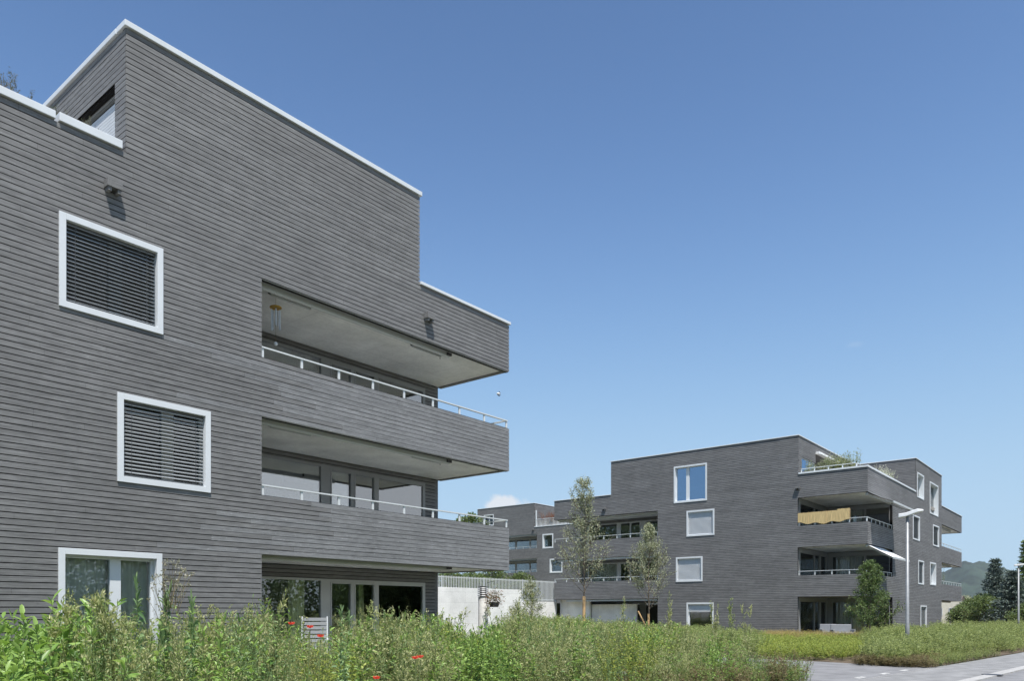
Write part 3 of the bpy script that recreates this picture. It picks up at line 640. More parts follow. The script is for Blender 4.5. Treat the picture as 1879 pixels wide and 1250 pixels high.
mb = MB(); mb.lathe((0, 0, 2.25), [(.13, 0), (.13, .4)], 16); mb.build('core', M['dark'], vc)
# wind chime
p = (10.06, 14.91)
wc = empty('wind_chime', (*p, 7.4), label='brass topped wind chime with hanging silver tubes under the top balcony ceiling', cat='wind chime')
mb = MB(); mb.lathe((0, 0, .90), [(0, 0), (.13, 0), (.135, .015), (.12, .03), (0, .035)], 20); mb.build('top_disc', M['gold'], wc, smooth=False)
for i, L in enumerate((.33, .42, .48, .37, .45)):
    a = i*2*math.pi/5+.4; mb = MB(); mb.tube([(.09*math.cos(a), .09*math.sin(a), .86), (.09*math.cos(a), .09*math.sin(a), .86-L)], .013, 8); mb.build('tube', M['chime'], wc)
mb = MB(); mb.tube([(0, 0, .90), (0, 0, .14)], .004, 4); mb.tube([(0, 0, .93), (0, 0, 1.18)], .003, 4)
for i in range(5): a = i*2*math.pi/5+.4; mb.tube([(.09*math.cos(a), .09*math.sin(a), .90), (.09*math.cos(a), .09*math.sin(a), .85)], .002, 3)
mb.build('cord', M['stemd'], wc)
mb = MB(); mb.lathe((0, 0, .06), [(0, 0), (.035, .02), (.045, .05), (.03, .08), (0, .1)], 12); mb.build('wind_catcher', M['white'], wc)
# garden chair in the nearest loggia
p = at(577, 17.0)
gc = empty('garden_chair', (p.x, p.y, .32), R(-38), label='pale slatted garden chair standing on the ground floor terrace', cat='chair')
mb = MB()
for i in range(7): mb.box(-.26, .26, .20+.012*i, .225+.012*i, .46+i*.095, .53+i*.095)
mb.build('backrest', M['sash'], gc, bevel=.004)
mb = MB()
for i in range(6): mb.box(-.26, .26, -.24+i*.075, -.18+i*.075, .42, .44)
mb.build('seat', M['rail'], gc)
for sx in (-1, 1):
    mb = MB(); mb.tube([(sx*.27, -.24, -.3), (sx*.27, -.24, .43)], .016, 6); mb.build('leg', M['rail'], gc)
    mb = MB(); mb.tube([(sx*.27, .22, -.3), (sx*.27, .21, .45), (sx*.27, .31, 1.13)], .016, 6); mb.build('leg', M['rail'], gc)
    mb = MB(); mb.tube([(sx*.28, -.25, .62), (sx*.28, .24, .64)], .02, 6); mb.build('armrest', M['rail'], gc)
mb = MB(); mb.box(-4.8, 17.4, V0+.3, LV, -.3, .0); mb.build('terrace', M['wallc'], kind='structure')
# bamboo screen on the corner balcony
bs = empty('bamboo_screen', label='straw coloured bamboo mat tied to the upper corner balcony railing', cat='screen')
mb = MB(); v = 12.72; z0 = b2
rr = random.Random(5)
while v < 15.6:
    dz = .05*math.sin(v*7)+.04*math.sin(v*2.1); mb.box(U1-.0, U1+.022, v, v+.022, z0+.10+dz+rr.uniform(-.01, .01), z0+.70+rr.uniform(-.012, .012)+(.10 if v < 13.4 else .03)); v += .0235
mb.build('mat', M['bamboo'], bs)
for v in (12.68, 14.0, 15.0): mb = MB(); mb.box(U1-.012, U1-.002, v, v+.012, z0+.1, z0+.78); mb.build('tie_batten', M['timber'], bs)
# street lamps
def lamp(px, t, h, label, armlen=1.35):
    p = at(px, t); o = empty('street_lamp', (p.x, p.y, G0), label=label, cat='street lamp', group='street lamps along the pavement')
    mb = MB(); mb.tube([(0, 0, 0), (0, 0, 1.1), (0, 0, 1.12), (0, 0, h)], [.078, .075, .066, .05], 14); mb.build('pole', M['steel'], o, smooth=True)
    mb = MB(); d = Vector((.25, -.97, 0)).normalized(); q = Vector((-d.y, d.x, 0)); s0, s1 = -.30, armlen
    P = []
    for s_, w_, za, zb in ((s0, .10, h-.04, h+.10), (s0+.25, .13, h-.01, h+.13), (s1-.2, .17, h+.12, h+.25), (s1, .12, h+.16, h+.22)):
        for sg in (-1, 1):
            for zz in (za, zb): b_ = d*s_+q*w_*sg; P.append((b_.x, b_.y, zz))
    mb.v = P
    for i in range(3): a = i*4; b_ = a+4; mb.f += [(a, b_, b_+1, a+1), (a+2, a+3, b_+3, b_+2), (a+1, b_+1, b_+3, a+3), (a, a+2, b_+2, b_)]
    mb.f += [(0, 1, 3, 2), (12, 14, 15, 13)]
    hd = mb.build('lamp_head', M['white'], o, bevel=.02)
    mb = MB(); c0 = d*.05; c1 = d*.25
    mb.quad(*[(x.x, x.y, zz) for x, zz in ((c0-q*.10, h-.02), (c1-q*.10, h+.04), (c1+q*.10, h+.04), (c0+q*.10, h-.02))]); mb.build('lens', M['glassm'], hd)
    return o
lamp(1665, 28.5, 5.12, 'tall grey street lamp with a flat white head, in front of the right hand house', .52)
lamp(1869, 61, 5.25, 'distant grey street lamp in front of the dark conifers at the right edge')
# little things
p = at(914.5, 12, EYE+(1124-723)*12/1423.2)  # pale round object in the sky, of unknown kind
mb = MB(); mb.lathe((0, 0, 0), [(0, -.018), (.022, -.012), (.028, 0), (.022, .012), (0, .018)], 16)
o = mb.build('sky_speck', M['white'], label='tiny pale round speck floating in the sky beside the balconies', cat='sky_speck'); o.location = p; o['kind'] = 'thing'
mb = MB(); mb.tube([(.033*math.cos(a), -.01, .033*math.sin(a)) for a in np.linspace(-2.6, -.2, 9)], .006, 5); mb.tube([(.033*math.cos(a), -.01, .033*math.sin(a)) for a in np.linspace(.3, 1.6, 7)], .006, 5); mb.build('rim', M['dark'], o)
# parasol on the far balcony
c = (70.6, V1+1.3, b1+.1)
pa = empty('parasol', c, label='closed dark parasol standing on the far right balcony', cat='parasol')
mb = MB(); mb.tube([(0, 0, -.9), (0, 0, 1.0)], .02, 6); mb.build('pole', M['white'], pa)
mb = MB(); mb.lathe((0, 0, 0), [(.16, .0), (.22, .15), (.15, .5), (.05, .95), (0, 1.0)], 10); mb.build('canopy', plain('dark_cloth', (.03, .03, .035), .9), pa)
M['loung'] = plain('pale_outdoor_fabric', (.24, .25, .27), .8)
# lounge furniture on the corner terrace of the right hand house
for px, t, wd, lab in ((1522, 44, .9, 'white lounge chair on the ground floor corner terrace, nearer to the open glass door'), (1546, 43.2, 1.1, 'wide white garden sofa on the ground floor corner terrace, beside the dark bush')):
    p = at(px, t); lc = empty('lounge_seat', (p.x, p.y, -.02), R(-60), label=lab, cat='seat')
    mb = MB(); mb.box(-wd/2, wd/2, .3, .4, .3, .88); mb.build('backrest', M['loung'], lc, bevel=.03)
    mb = MB(); mb.box(-wd/2, wd/2, -.4, .3, .3, .45); mb.build('cushion', M['loung'], lc, bevel=.03)
    for sx in (-1, 1):
        mb = MB(); mb.box(sx*wd/2-.04, sx*wd/2+.04, -.4, .4, .0, .6); mb.build('armrest', M['loung'], lc, bevel=.02)

# ------------------------------------------------------------------ vegetation
def unit(v): return v/np.maximum(np.linalg.norm(v, axis=-1, keepdims=True), 1e-9)
def leafquads(P, D, L, Wd, rng, flat=.0):
    """diamond leaves: base P, direction D, length L, width Wd"""
    n = len(P); D = unit(D); r = rng.normal(size=(n, 3)); r[:, 2] += flat*0
    S = unit(np.cross(D, r)); L = np.broadcast_to(L, (n,))[:, None]; Wd = np.broadcast_to(Wd, (n,))[:, None]
    m = P+D*L*.45
    V = np.stack([P, m-S*Wd/2, P+D*L, m+S*Wd/2], 1).reshape(-1, 3)
    return V, np.arange(n*4).reshape(n, 4)
def bigleaves(P, D, L, Wd, rng, droop=.25):
    """folded lance shaped leaves, four quads each"""
    n = len(P); D = unit(D); up = np.tile([0, 0, 1.], (n, 1))+rng.normal(size=(n, 3))*.35
    S = unit(np.cross(D, up)); Nn = unit(np.cross(S, D)); L = np.broadcast_to(L, (n,))[:, None]; Wd = np.broadcast_to(Wd, (n,))[:, None]
    c1 = P+D*L*.35-Nn*Wd*.10; c2 = P+D*L*.72-Nn*Wd*.10-np.array([0, 0, 1])*L*droop*.35; tip = P+D*L-np.array([0, 0, 1])*L*droop
    l1 = c1-S*Wd*.5+Nn*Wd*.22; r1 = c1+S*Wd*.5+Nn*Wd*.22; l2 = c2-S*Wd*.36+Nn*Wd*.15; r2 = c2+S*Wd*.36+Nn*Wd*.15
    V = np.stack([P, c1, c2, tip, l1, r1, l2, r2], 1).reshape(-1, 3); b = np.arange(n)[:, None]*8
    Q = np.concatenate([b+np.array([q]) for q in ([0, 1, 4, 4], [0, 5, 1, 1], [1, 2, 6, 4], [1, 5, 7, 2], [2, 3, 6, 6], [2, 7, 3, 3])], 0)
    Q = np.where(Q == -1, 0, Q)
    return V, Q
def fixtri(V, Q):            # degenerate corners (a,b,c,c) get a real fourth vertex on the edge c-a
    V = list([V]); Q = Q.copy(); d = Q[:, 2] == Q[:, 3]
    i = np.where(d)[0]; n0 = len(V[0]); mid = (V[0][Q[i, 2]]+V[0][Q[i, 0]])/2
    Q[i, 3] = n0+np.arange(len(i)); return np.concatenate([V[0], mid]), Q
def tubes(lines, rad, k=3):
    Vs, Qs, n = [], [], 0
    for pts in lines:
        pts = np.asarray(pts); d = unit(np.gradient(pts, axis=0)); a = unit(np.cross(d, [.31, .9, .2])); b = np.cross(d, a); m = len(pts)
        rr = np.linspace(1, .35, m)[:, None]*rad
        for j in range(k):
            t = 2*math.pi*j/k; Vs.append(pts+(a*math.cos(t)+b*math.sin(t))*rr)
        for i in range(m-1):
            for j in range(k): j2 = (j+1) % k; Qs.append((n+j*m+i, n+j2*m+i, n+j2*m+i+1, n+j*m+i+1))
        n += m*k
    return np.concatenate(Vs), np.array(Qs)
def merge(parts):
    V, Q, n = [], [], 0
    for v, q in parts: V.append(v); Q.append(q+n); n += len(v)
    return np.concatenate(V), np.concatenate(Q)
def stemline(h, lean, rng, n=6, x0=0, y0=0):
    t = np.linspace(0, 1, n)[:, None]; a = rng.uniform(0, 6.28)
    d = np.array([math.cos(a), math.sin(a), 0])*lean
    return np.array([x0, y0, 0])+t*np.array([0, 0, h])+d*t**1.8*h+rng.normal(size=(n, 3))*.006*t
def T_feather(seed, dens=1.0, leaf=.03, stems=3, spread=.14):
    rng = np.random.default_rng(seed); L, lines = [], []
    for s in range(stems):
        h = rng.uniform(.75, 1.0) if s else 1.0; st = stemline(h, rng.uniform(.05, .22), rng, 7, *(rng.normal(size=2)*spread*.5)); lines.append(st)
        for i in range(int(15*dens)):
            f = rng.uniform(.25, .98); k = f*6; i0 = min(int(k), 5); p0 = st[i0]+(st[i0+1]-st[i0])*(k-i0)
            a = rng.uniform(0, 6.28); el = rng.uniform(.7, 1.25); bl = rng.uniform(.12, .34)*(1.15-f)**.7
            d = np.array([math.cos(a)*math.cos(el), math.sin(a)*math.cos(el), math.sin(el)])
            m = int(rng.uniform(8, 15)*dens); u = np.sort(rng.uniform(.05, 1, m))[:, None]; P = p0+d*bl*u+rng.normal(size=(m, 3))*.006
            D = d+rng.normal(size=(m, 3))*.75; L.append(leafquads(P, D, rng.uniform(.6, 1.3, m)*leaf, rng.uniform(.2, .42, m)*leaf, rng))
            if bl > .1: lines.append(np.array([p0, p0+d*bl*.5, p0+d*bl]))
        m = int(28*dens); f = rng.uniform(.1, .7, m)*6; i0 = np.minimum(f.astype(int), 5); P = st[i0]+(st[i0+1]-st[i0])*(f-i0)[:, None]
        D = rng.normal(size=(m, 3)); D[:, 2] = .3; L.append(leafquads(P, D, leaf*rng.uniform(1.2, 2.4, m), leaf*.4, rng))
    return merge(L), tubes(lines, .0035)
def T_leafy(seed, n=60, L0=.11, stems=3, wid=.30, spread=.10):
    rng = np.random.default_rng(seed); L, lines = [], []
    for s in range(stems):
        h = rng.uniform(.75, 1.0) if s else 1.0; st = stemline(h, rng.uniform(.05, .2), rng, 7, *(rng.normal(size=2)*spread)); lines.append(st)
        m = n//stems; f = rng.uniform(.15, 1, m)**.7*6; f = np.clip(f, 0, 5.999); i0 = f.astype(int); P = st[i0]+(st[i0+1]-st[i0])*(f-i0)[:, None]
        a = rng.uniform(0, 6.28, m); el = rng.uniform(-.1, .9, m)+.5*(f > 5.3)
        D = np.stack([np.cos(a)*np.cos(el), np.sin(a)*np.cos(el), np.sin(el)], 1)
        ll = L0*rng.uniform(.6, 1.2, m)*(1-.4*(f/6)); L.append(fixtri(*bigleaves(P, D, ll, ll*wid*rng.uniform(.8, 1.2, m), rng)))
    return merge(L), tubes(lines, .005)
def T_grass(seed, n=60, w=.006, sp=.16, heads=True):
    rng = np.random.default_rng(seed); P = np.zeros((n, 3)); P[:, :2] = rng.normal(size=(n, 2))*sp*.6
    D = rng.normal(size=(n, 3))*.28; D[:, 2] = 1; h = rng.uniform(.5, 1.0, n)
    V, Q = leafquads(P, D, h, w, rng); out = [(V, Q)]
    if heads:
        k = n//2; tip = (P+unit(D)*h[:, None])[:k]; tt = np.repeat(tip, 5, 0)-np.array([0, 0, 1])*rng.uniform(0, .16, (k*5, 1))+rng.normal(size=(k*5, 3))*.018
        DD = rng.normal(size=(k*5, 3)); DD[:, 2] = 1; out.append(leafquads(tt, DD, .035, .012, rng))
    return merge(out), None
def scatter(name, tmpl, xs, ys, zs, hs, mat, smat, rng, widen=1.0, **k):
    Vl, Ql, Vs_, Qs_, nl, ns = [], [], [], [], 0, 0
    which = rng.integers(0, len(tmpl), len(xs))
    for w_, (lf, stm) in enumerate(tmpl):
        I = np.where(which == w_)[0]
        if not len(I): continue
        a = rng.uniform(0, 6.28, len(I)); ca, sa = np.cos(a), np.sin(a); h = hs[I]; wx = widen*(h*.5+.5)*rng.uniform(.85, 1.2, len(I)); lx, ly = rng.normal(size=(2, len(I)))*.07
        for src, which_ in ((lf, 0), (stm, 1)):
            if src is None: continue
            V, Q = src
            X = V[:, 0][None]*ca[:, None]-V[:, 1][None]*sa[:, None]; Y = V[:, 0][None]*sa[:, None]+V[:, 1][None]*ca[:, None]; Z = V[:, 2][None]*h[:, None]
            X = X*wx[:, None]+xs[I][:, None]+lx[:, None]*Z; Y = Y*wx[:, None]+ys[I][:, None]+ly[:, None]*Z; Z = Z+zs[I][:, None]
            VV = np.stack([X, Y, Z], -1).reshape(-1, 3).astype(np.float32); QQ = (Q[None]+(np.arange(len(I))*len(V))[:, None, None]).reshape(-1, 4)
            if which_ == 0: Vl.append(VV); Ql.append(QQ+nl); nl += len(VV)
            else: Vs_.append(VV); Qs_.append(QQ+ns); ns += len(VV)
    o = np_mesh(name, np.concatenate(Vl), np.concatenate(Ql), mat, **k)
    if Vs_ and smat: np_mesh('stems', np.concatenate(Vs_), np.concatenate(Qs_), smat, parent=o)
    return o
ML = dict(
    feather=leafmat('feathery_foliage', [(.12, .17, .05), (.25, .31, .11), (.41, .44, .19), (.58, .57, .32)], .42),
    leafy=leafmat('bright_leaves', [(.08, .17, .04), (.18, .31, .07), (.32, .46, .13)], .35, rough=.38),
    cool=leafmat('blue_green_leaves', [(.08, .17, .06), (.16, .27, .10), (.30, .41, .20)], .3),
    far=leafmat('meadow_foliage', [(.15, .20, .065), (.27, .34, .11), (.42, .47, .20)], .42),
    yellow=leafmat('yellow_green_meadow', [(.15, .23, .045), (.27, .36, .07), (.42, .45, .12)]),
    dry=leafmat('dry_grass', [(.30, .24, .10), (.46, .33, .15), (.42, .38, .15)]),
    brown=leafmat('withered_plants', [(.13, .09, .05), (.25, .18, .11), (.20, .20, .08)]),
    tree=leafmat('silvery_tree_leaves', [(.15, .18, .09), (.27, .30, .17), (.44, .46, .32)], .3, patch=1.2),
    dtree=leafmat('dark_tree_leaves', [(.045, .08, .025), (.09, .15, .045), (.18, .24, .09)], .28, patch=1.2),
    spruce=leafmat('blue_spruce_needles', [(.045, .065, .045), (.09, .125, .095), (.16, .20, .18)], .15, patch=.8),
    bush=leafmat('bush_leaves', [(.05, .085, .025), (.10, .155, .045), (.18, .23, .08)], .3, patch=.7),
    red=leafmat('red_leaves', [(.25, .05, .02), (.42, .10, .04), (.18, .10, .04)], .3), lav=leafmat('lavender', [(.10, .11, .08), (.16, .15, .17), (.12, .15, .08)], .2),
    wflow=leafmat('white_blossom', [(.75, .73, .62), (.55, .6, .3), (.8, .8, .74)], .3),
)
SIL = sorted([(-200, 1148), (0, 1146), (60, 1144), (112, 1126), (132, 1088), (170, 1084), (198, 1114), (240, 1106), (275, 1122), (300, 1118), (340, 1128), (362, 1112), (400, 1106), (440, 1108), (500, 1100), (512, 1130), (522, 1152),
    (600, 1156), (622, 1130), (650, 1118), (690, 1108), (730, 1114), (760, 1122), (792, 1106), (825, 1130), (850, 1160), (900, 1154), (930, 1120), (1030, 1126), (1100, 1134), (1300, 1143), (1400, 1152), (1440, 1162), (1560, 1164), (1600, 1152), (1640, 1144), (1900, 1140), (2200, 1140)])
def sil(px): return np.interp(px, *zip(*SIL))
rng = np.random.default_rng(11)
TF = [T_feather(i) for i in range(8)]; TFm = [T_feather(20+i, .6, .055, 3, .2) for i in range(6)]
TL = [T_leafy(i, 66) for i in range(6)]; TLs = [T_leafy(10+i, 80, .075, 3, .34) for i in range(5)]; TC = [T_leafy(30+i, 110, .07, 4, .2) for i in range(5)]
# front bed
n = 2700; x = rng.uniform(-3, 18.3, n); y = 5.35+rng.uniform(0, 1, n)**1.35*8.2
px, t = column(x, y); edge = 5.11-.0863*(x-19.31)
ok = (y > np.maximum(5.25, edge+.25)) & (px > -120) & (px < 1500) & ~((y < 11.5) & (x > 17.0)) & (px+rng.normal(size=n)*8 < 1482); x, y, px, t = x[ok], y[ok], px[ok], t[ok]
zt = EYE+(1124-sil(px))*t/1423.2; fe_ = np.clip((y-5.3)/2.2, 0, 1); h = (zt-G0)*(.60+.42*fe_)*rng.uniform(.84, 1.06, len(x)); h = np.minimum(h, (zt-G0)*1.03); h = np.maximum(h*np.where(px > 1250, 1-.35*np.clip((px-1250)/200, 0, 1)*(1-fe_), 1), .3)
cl = .5+.5*np.sin(x*2.1+1.3*np.sin(y*1.3))*np.sin(y*1.9+1.1*np.sin(x*.9)+1); h = h*(.74+.27*cl)
pn_ = np.sin(px*.021+y*.9)+np.sin(px*.047+2)+rng.normal(size=len(x))*.5
kind = np.where((px < 150) | ((px > 815) & (px < 925)), 1, np.where(pn_ > .70, 1, np.where(pn_ < -.60, 2, 0)))
kind = np.where((kind == 0) & (px > 980) & (pn_ > .7), 3, kind); z = np.full(len(x), G0)
yl = (np.sin(px*.017+4)*np.sin(y*1.3+px*.006+1)+rng.normal(size=len(px))*.12 > .62) & (px > 150); kind = np.where(yl, 4, kind)
def sub(m): return x[m], y[m], z[m], h[m]
scatter('feathery_weeds', TF, *sub(kind == 0), ML['feather'], M['stemg'], rng, kind='stuff', label='pale feathery weeds filling the front bed')
TLb = [T_leafy(60+i, 72, .17, 3, .27) for i in range(5)]
scatter('broad_leaved_weeds', TLb, *sub((kind == 1) & (px < 150)), ML['leafy'], M['stemg'], rng, 1.25, kind='stuff', label='large bright leaved weeds at the left end of the front bed')
scatter('leafy_weeds', TL, *sub((kind == 1) & (px >= 150)), ML['leafy'], M['stemg'], rng, 1.1, kind='stuff', label='bright broad leaved weeds in the front bed')
scatter('shrubby_weeds', TC, *sub(kind == 2), ML['cool'], M['stemg'], rng, 1.1, kind='stuff', label='darker narrow leaved weeds in the front bed')
if (kind == 3).any(): scatter('small_leaved_weeds', TLs, *sub(kind == 3), ML['leafy'], M['stemg'], rng, 1.1, kind='stuff', label='light green small leaved weeds in the front bed')
scatter('yellow_green_weeds', TLs, *sub(kind == 4), ML['yellow'], M['stemg'], rng, 1.1, kind='stuff', label='yellow green leafy clumps between the paler weeds')
# middle bed, behind the driveway and in front of the two rear houses
n = 3000; x = rng.uniform(17.5, 45.3, n); y = rng.uniform(8.3, 32.5, n); px, t = column(x, y)
ok = (px > 815) & (px < 1660) & ~((y < 11.5) & (x < 26)) & ~((x < 31.8) & (y > 24.6)) & ((y > 11.4) | (x > 25.8)); x, y, px, t = x[ok], y[ok], px[ok], t[ok]
zt = EYE+(1124-sil(px))*t/1423.2; cl = .5+.5*np.sin(x*1.3+1.3*np.sin(y*.8))*np.sin(y*1.2+1.1*np.sin(x*.7)+1); h = np.clip((zt-G0)*rng.uniform(.72, 1.0, len(x))*(.7+.32*cl), .25, 1.5); z = np.full(len(x), G0)
fr = (px > 1400); h = np.where(fr, np.minimum(h, .62), h); r_ = rng.uniform(0, 1, len(x))
scatter('meadow_weeds', TFm, *sub(~fr & (r_ < .7)), ML['far'], M['stemg'], rng, 1.5, kind='stuff', label='green meadow weeds before the rear houses')
scatter('meadow_leaves', TLs, *sub(~fr & (r_ >= .7)), ML['leafy'], M['stemg'], rng, 1.4, kind='stuff', label='leafy green meadow plants before the rear houses')
TG = [T_grass(i) for i in range(5)]; TGw = [T_grass(20+i, 70, .012, .3) for i in range(5)]
n = 2600; x = rng.uniform(25.7, 45.2, n); y = rng.uniform(5.2, 17, n); px, t = column(x, y); ok = (px > 1400) & (px < 1640) & (y > 8.0-.15*(x-25)) ; x, y, px, t = x[ok], y[ok], px[ok], t[ok]
h = rng.uniform(.3, .55, len(x)); z = np.full(len(x), G0); far_ = t > 41+rng.normal(size=len(x))*2
h = np.where(far_, h+.16, h)
scatter('yellow_meadow', TFm, *sub(~far_), ML['yellow'], M['stemg'], rng, 1.6, kind='stuff', label='low yellow green meadow beside the driveway')
scatter('dry_grass', TGw, *sub(far_), ML['dry'], None, rng, 1.3, kind='stuff', label='reddish dry grass in front of the corner terrace')
# right bed along the pavement
n = 4200; s = rng.uniform(0, 1, n)**1.3*85+5.6; nn = rng.uniform(.12, 8.5, n); x = 19.31+rd.x*s+rn.x*nn; y = 5.11+rd.y*s+rn.y*nn; px, t = column(x, y)
ok = (px > 1590) & (px < 2050) & ((y < V1-.3) | (x > 76)); x, y, px, t, nn = x[ok], y[ok], px[ok], t[ok], nn[ok]
h = (.42+.55*np.clip(nn/1.8, 0, 1))*rng.uniform(.8, 1.1, len(x)); cl = .5+.5*np.sin(x*.9+1.3*np.sin(y*1.1))*np.sin(y*1.6+1.1*np.sin(x*.5)+1); h = h*(.62+.45*cl); h = h*np.where((px < 1660) & (t < 32), .8, 1); z = np.full(len(x), G0)
lo = (nn < .9) & (x < 36); 
scatter('bank_weeds', TFm, *sub(~lo), ML['far'], M['stemg'], rng, 1.5, kind='stuff', label='soft green weeds covering the bank along the pavement')
n = 900; x2 = []; 
s = rng.uniform(4.3, 14, n); nn = rng.uniform(.05, 2.3, n); x = 19.31+rd.x*s+rn.x*nn; y = 5.11+rd.y*s+rn.y*nn; px, t = column(x, y); ok = (px > 1570) & (x > 24.6); x, y = x[ok], y[ok]
h = rng.uniform(.12, .34, len(x)); z = np.full(len(x), G0); px, t = column(x, y); br = (px < 1705+rng.normal(size=len(x))*12)
scatter('withered_plants', TFm, *sub(br), ML['brown'], M['stemd'], rng, 1.6, kind='stuff', label='withered brown plants around the foot of the near street lamp')
scatter('low_edge_plants', TLs, *sub(~br), ML['far'], M['stemg'], rng, 1.3, kind='stuff', label='low green plants along the pavement edge')
n = 420; x = rng.uniform(9, 17.6, n); y = rng.uniform(5.3, 6.6, n); px, t = column(x, y); ok = (px > 1100) & (px < 1478) & (y > 5.11-.0863*(x-19.31)+.1); x, y = x[ok], y[ok]; h = rng.uniform(.35, .75, len(x)); z = np.full(len(x), G0); br = rng.uniform(0, 1, len(x)) < .45
scatter('withered_plants', TFm, *sub(br), ML['brown'], M['stemd'], rng, 1.1, kind='stuff', label='withered brown weeds at the driveway end of the front bed')
scatter('low_leafy_weeds', TLs, *sub(~br), ML['leafy'], M['stemg'], rng, 1.1, kind='stuff', label='low leafy weeds at the driveway end of the front bed')

# single plants that stand out
def plant(name, tm, px, t, h, mat, smat, label, cat, group=None, widen=1.0, z0=G0, rot=None):
    (V, Q), st = tm; p = at(px, t, z0); o = empty(name, p, rng.uniform(0, 6.28), label=label, cat=cat, group=group)
    V = V*np.array([widen, widen, h]); np_mesh('foliage', V, Q, mat, parent=o)
    if st: np_mesh('stem', st[0]*np.array([widen, widen, h]), st[1], smat, parent=o)
    return o
th = plant('tall_thistle', T_leafy(77, 760, .20, 7, .22, .22), 312, 8.4, 1.88, ML['cool'], M['stemg'], 'tall dark leafy thistle with spindly seed heads beside the ground floor window', 'thistle', widen=.62)
rr2 = np.random.default_rng(8); L_ = []; ln = []
for i in range(26):
    a = rr2.uniform(0, 6.28); r0 = rr2.uniform(0, .1); b0 = np.array([math.cos(a)*r0, math.sin(a)*r0, rr2.uniform(1.45, 1.75)]); b1_ = b0+np.array([math.cos(a)*rr2.uniform(.03, .22), math.sin(a)*rr2.uniform(.03, .22), rr2.uniform(.25, .5)]); ln.append(np.array([b0, (b0+b1_)/2+rr2.normal(size=3)*.02, b1_]))
    m = 14; L_.append(leafquads(b1_+rr2.normal(size=(m, 3))*.008, rr2.normal(size=(m, 3))+[0, 0, .8], .035, .01, rr2)); L_.append(leafquads(b0+(b1_-b0)*rr2.uniform(0, 1, (7, 1)), rr2.normal(size=(7, 3)), .04, .012, rr2))
np_mesh('seed_head', *merge(L_), leafmat('thistle_heads', [(.25, .22, .16), (.6, .58, .5), (.16, .17, .09)], .2), parent=th); np_mesh('flower_stalk', *tubes(ln, .004), M['stemd'], parent=th)
plant('mugwort', T_leafy(78, 220, .12, 3, .2, .10), 617, 8.2, 1.66, ML['cool'], M['stemg'], 'dark green bushy mugwort rising before the terrace door', 'plant')
plant('feathery_bush', T_feather(79, 2.2, .035, 5, .4), 160, 7.4, 1.78, ML['feather'], M['stemg'], 'tall feathery bush in front of the ground floor window of the nearest house', 'plant', widen=1.3)
for i, (px_, t_, yt, lab) in enumerate(((958, 17, 1098, 'spindly seeding weed before the pale concrete wall, nearer the ventilation shaft'), (968, 19, 1086, 'taller spindly seeding weed at the right end of the pale concrete wall'), (1224, 24, 1082, 'tall pointed weed right of the leaning tree stake'), (1316, 22, 1104, 'pointed weed just right of the lowest window of the right hand house'),
        (1346, 22, 1096, 'tall weed in the middle of the windowless ground floor wall'), (1372, 23, 1112, 'shorter weed right of the tall one before the windowless wall'), (1142, 22, 1100, 'pointed weed between the two staked young trees'), (482, 9, 1096, 'pale feathery weed at the left end of the terrace glazing'))):
    zt_ = EYE+(1124-yt)*t_/1423.2
    plant('tall_weed', T_feather(90+i, 1.2, .045, 2, .12), px_, t_, zt_-G0, ML['feather' if i != 4 else 'far'], M['stemg'], lab, 'weed', 'single weeds standing above the meadow')
def poppy(px, y, t, label):
    z = EYE-(y-1124)*t/1423.2; p = at(px, t, G0); o = empty('poppy', p, rng.uniform(0, 6), label=label, cat='poppy', group='red poppies in the front bed'); H = z-G0
    mb = MB(); mb.tube([(0, 0, 0), (.03, 0, H*.5), (0, .0, H-.02)], .004, 5); mb.build('stem', M['stemg'], o)
    mb = MB(); K = 24
    K = 24; SCL = .72
    for pe in range(4):
        a0 = pe*math.pi/2
        for j in range(5):
            aa = [a0-.95+1.9*(j+q)/5 for q in (0, 1)]
            def P(a, r, z_): return (r*SCL*math.cos(a), r*SCL*math.sin(a), H+z_*SCL)
            rr_ = [.040+.004*math.sin(a*7+pe) for a in aa]; zz = [.024+.008*math.sin(a*9+pe*2) for a in aa]; of = .003*(pe % 2)
            mb.quad(P(aa[0], .006, of), P(aa[1], .006, of), P(aa[1], .03, of+.006), P(aa[0], .03, of+.006)); mb.quad(P(aa[0], .03, of+.006), P(aa[1], .03, of+.006), P(aa[1], rr_[1], zz[1]+of), P(aa[0], rr_[0], zz[0]+of))
    mb.build('petals', M['poppy'], o, smooth=True)
    mb = MB(); mb.lathe((0, 0, H), [(0, -.005), (.009, .0), (.01, .01), (0, .014)], 8); mb.build('seed_pod', M['dark'], o)
M['poppy'] = leafmat('poppy_petals', [(.80, .10, .05), (.85, .20, .12)], .45)
for q in ((535, 1147, 6.4, 'topmost red poppy, left of the garden chair'), (569, 1153, 6.3, 'bright red poppy just below and left of the garden chair'), (588, 1170, 6.2, 'small red poppy below the garden chair'),
          (762, 1210, 6.5, 'left of the two touching red poppies low in the middle of the front bed'), (771, 1208, 6.55, 'right of the two touching red poppies low in the middle of the front bed'), (691, 1247, 6.0, 'red poppy at the very bottom edge of the photo')): poppy(*q)

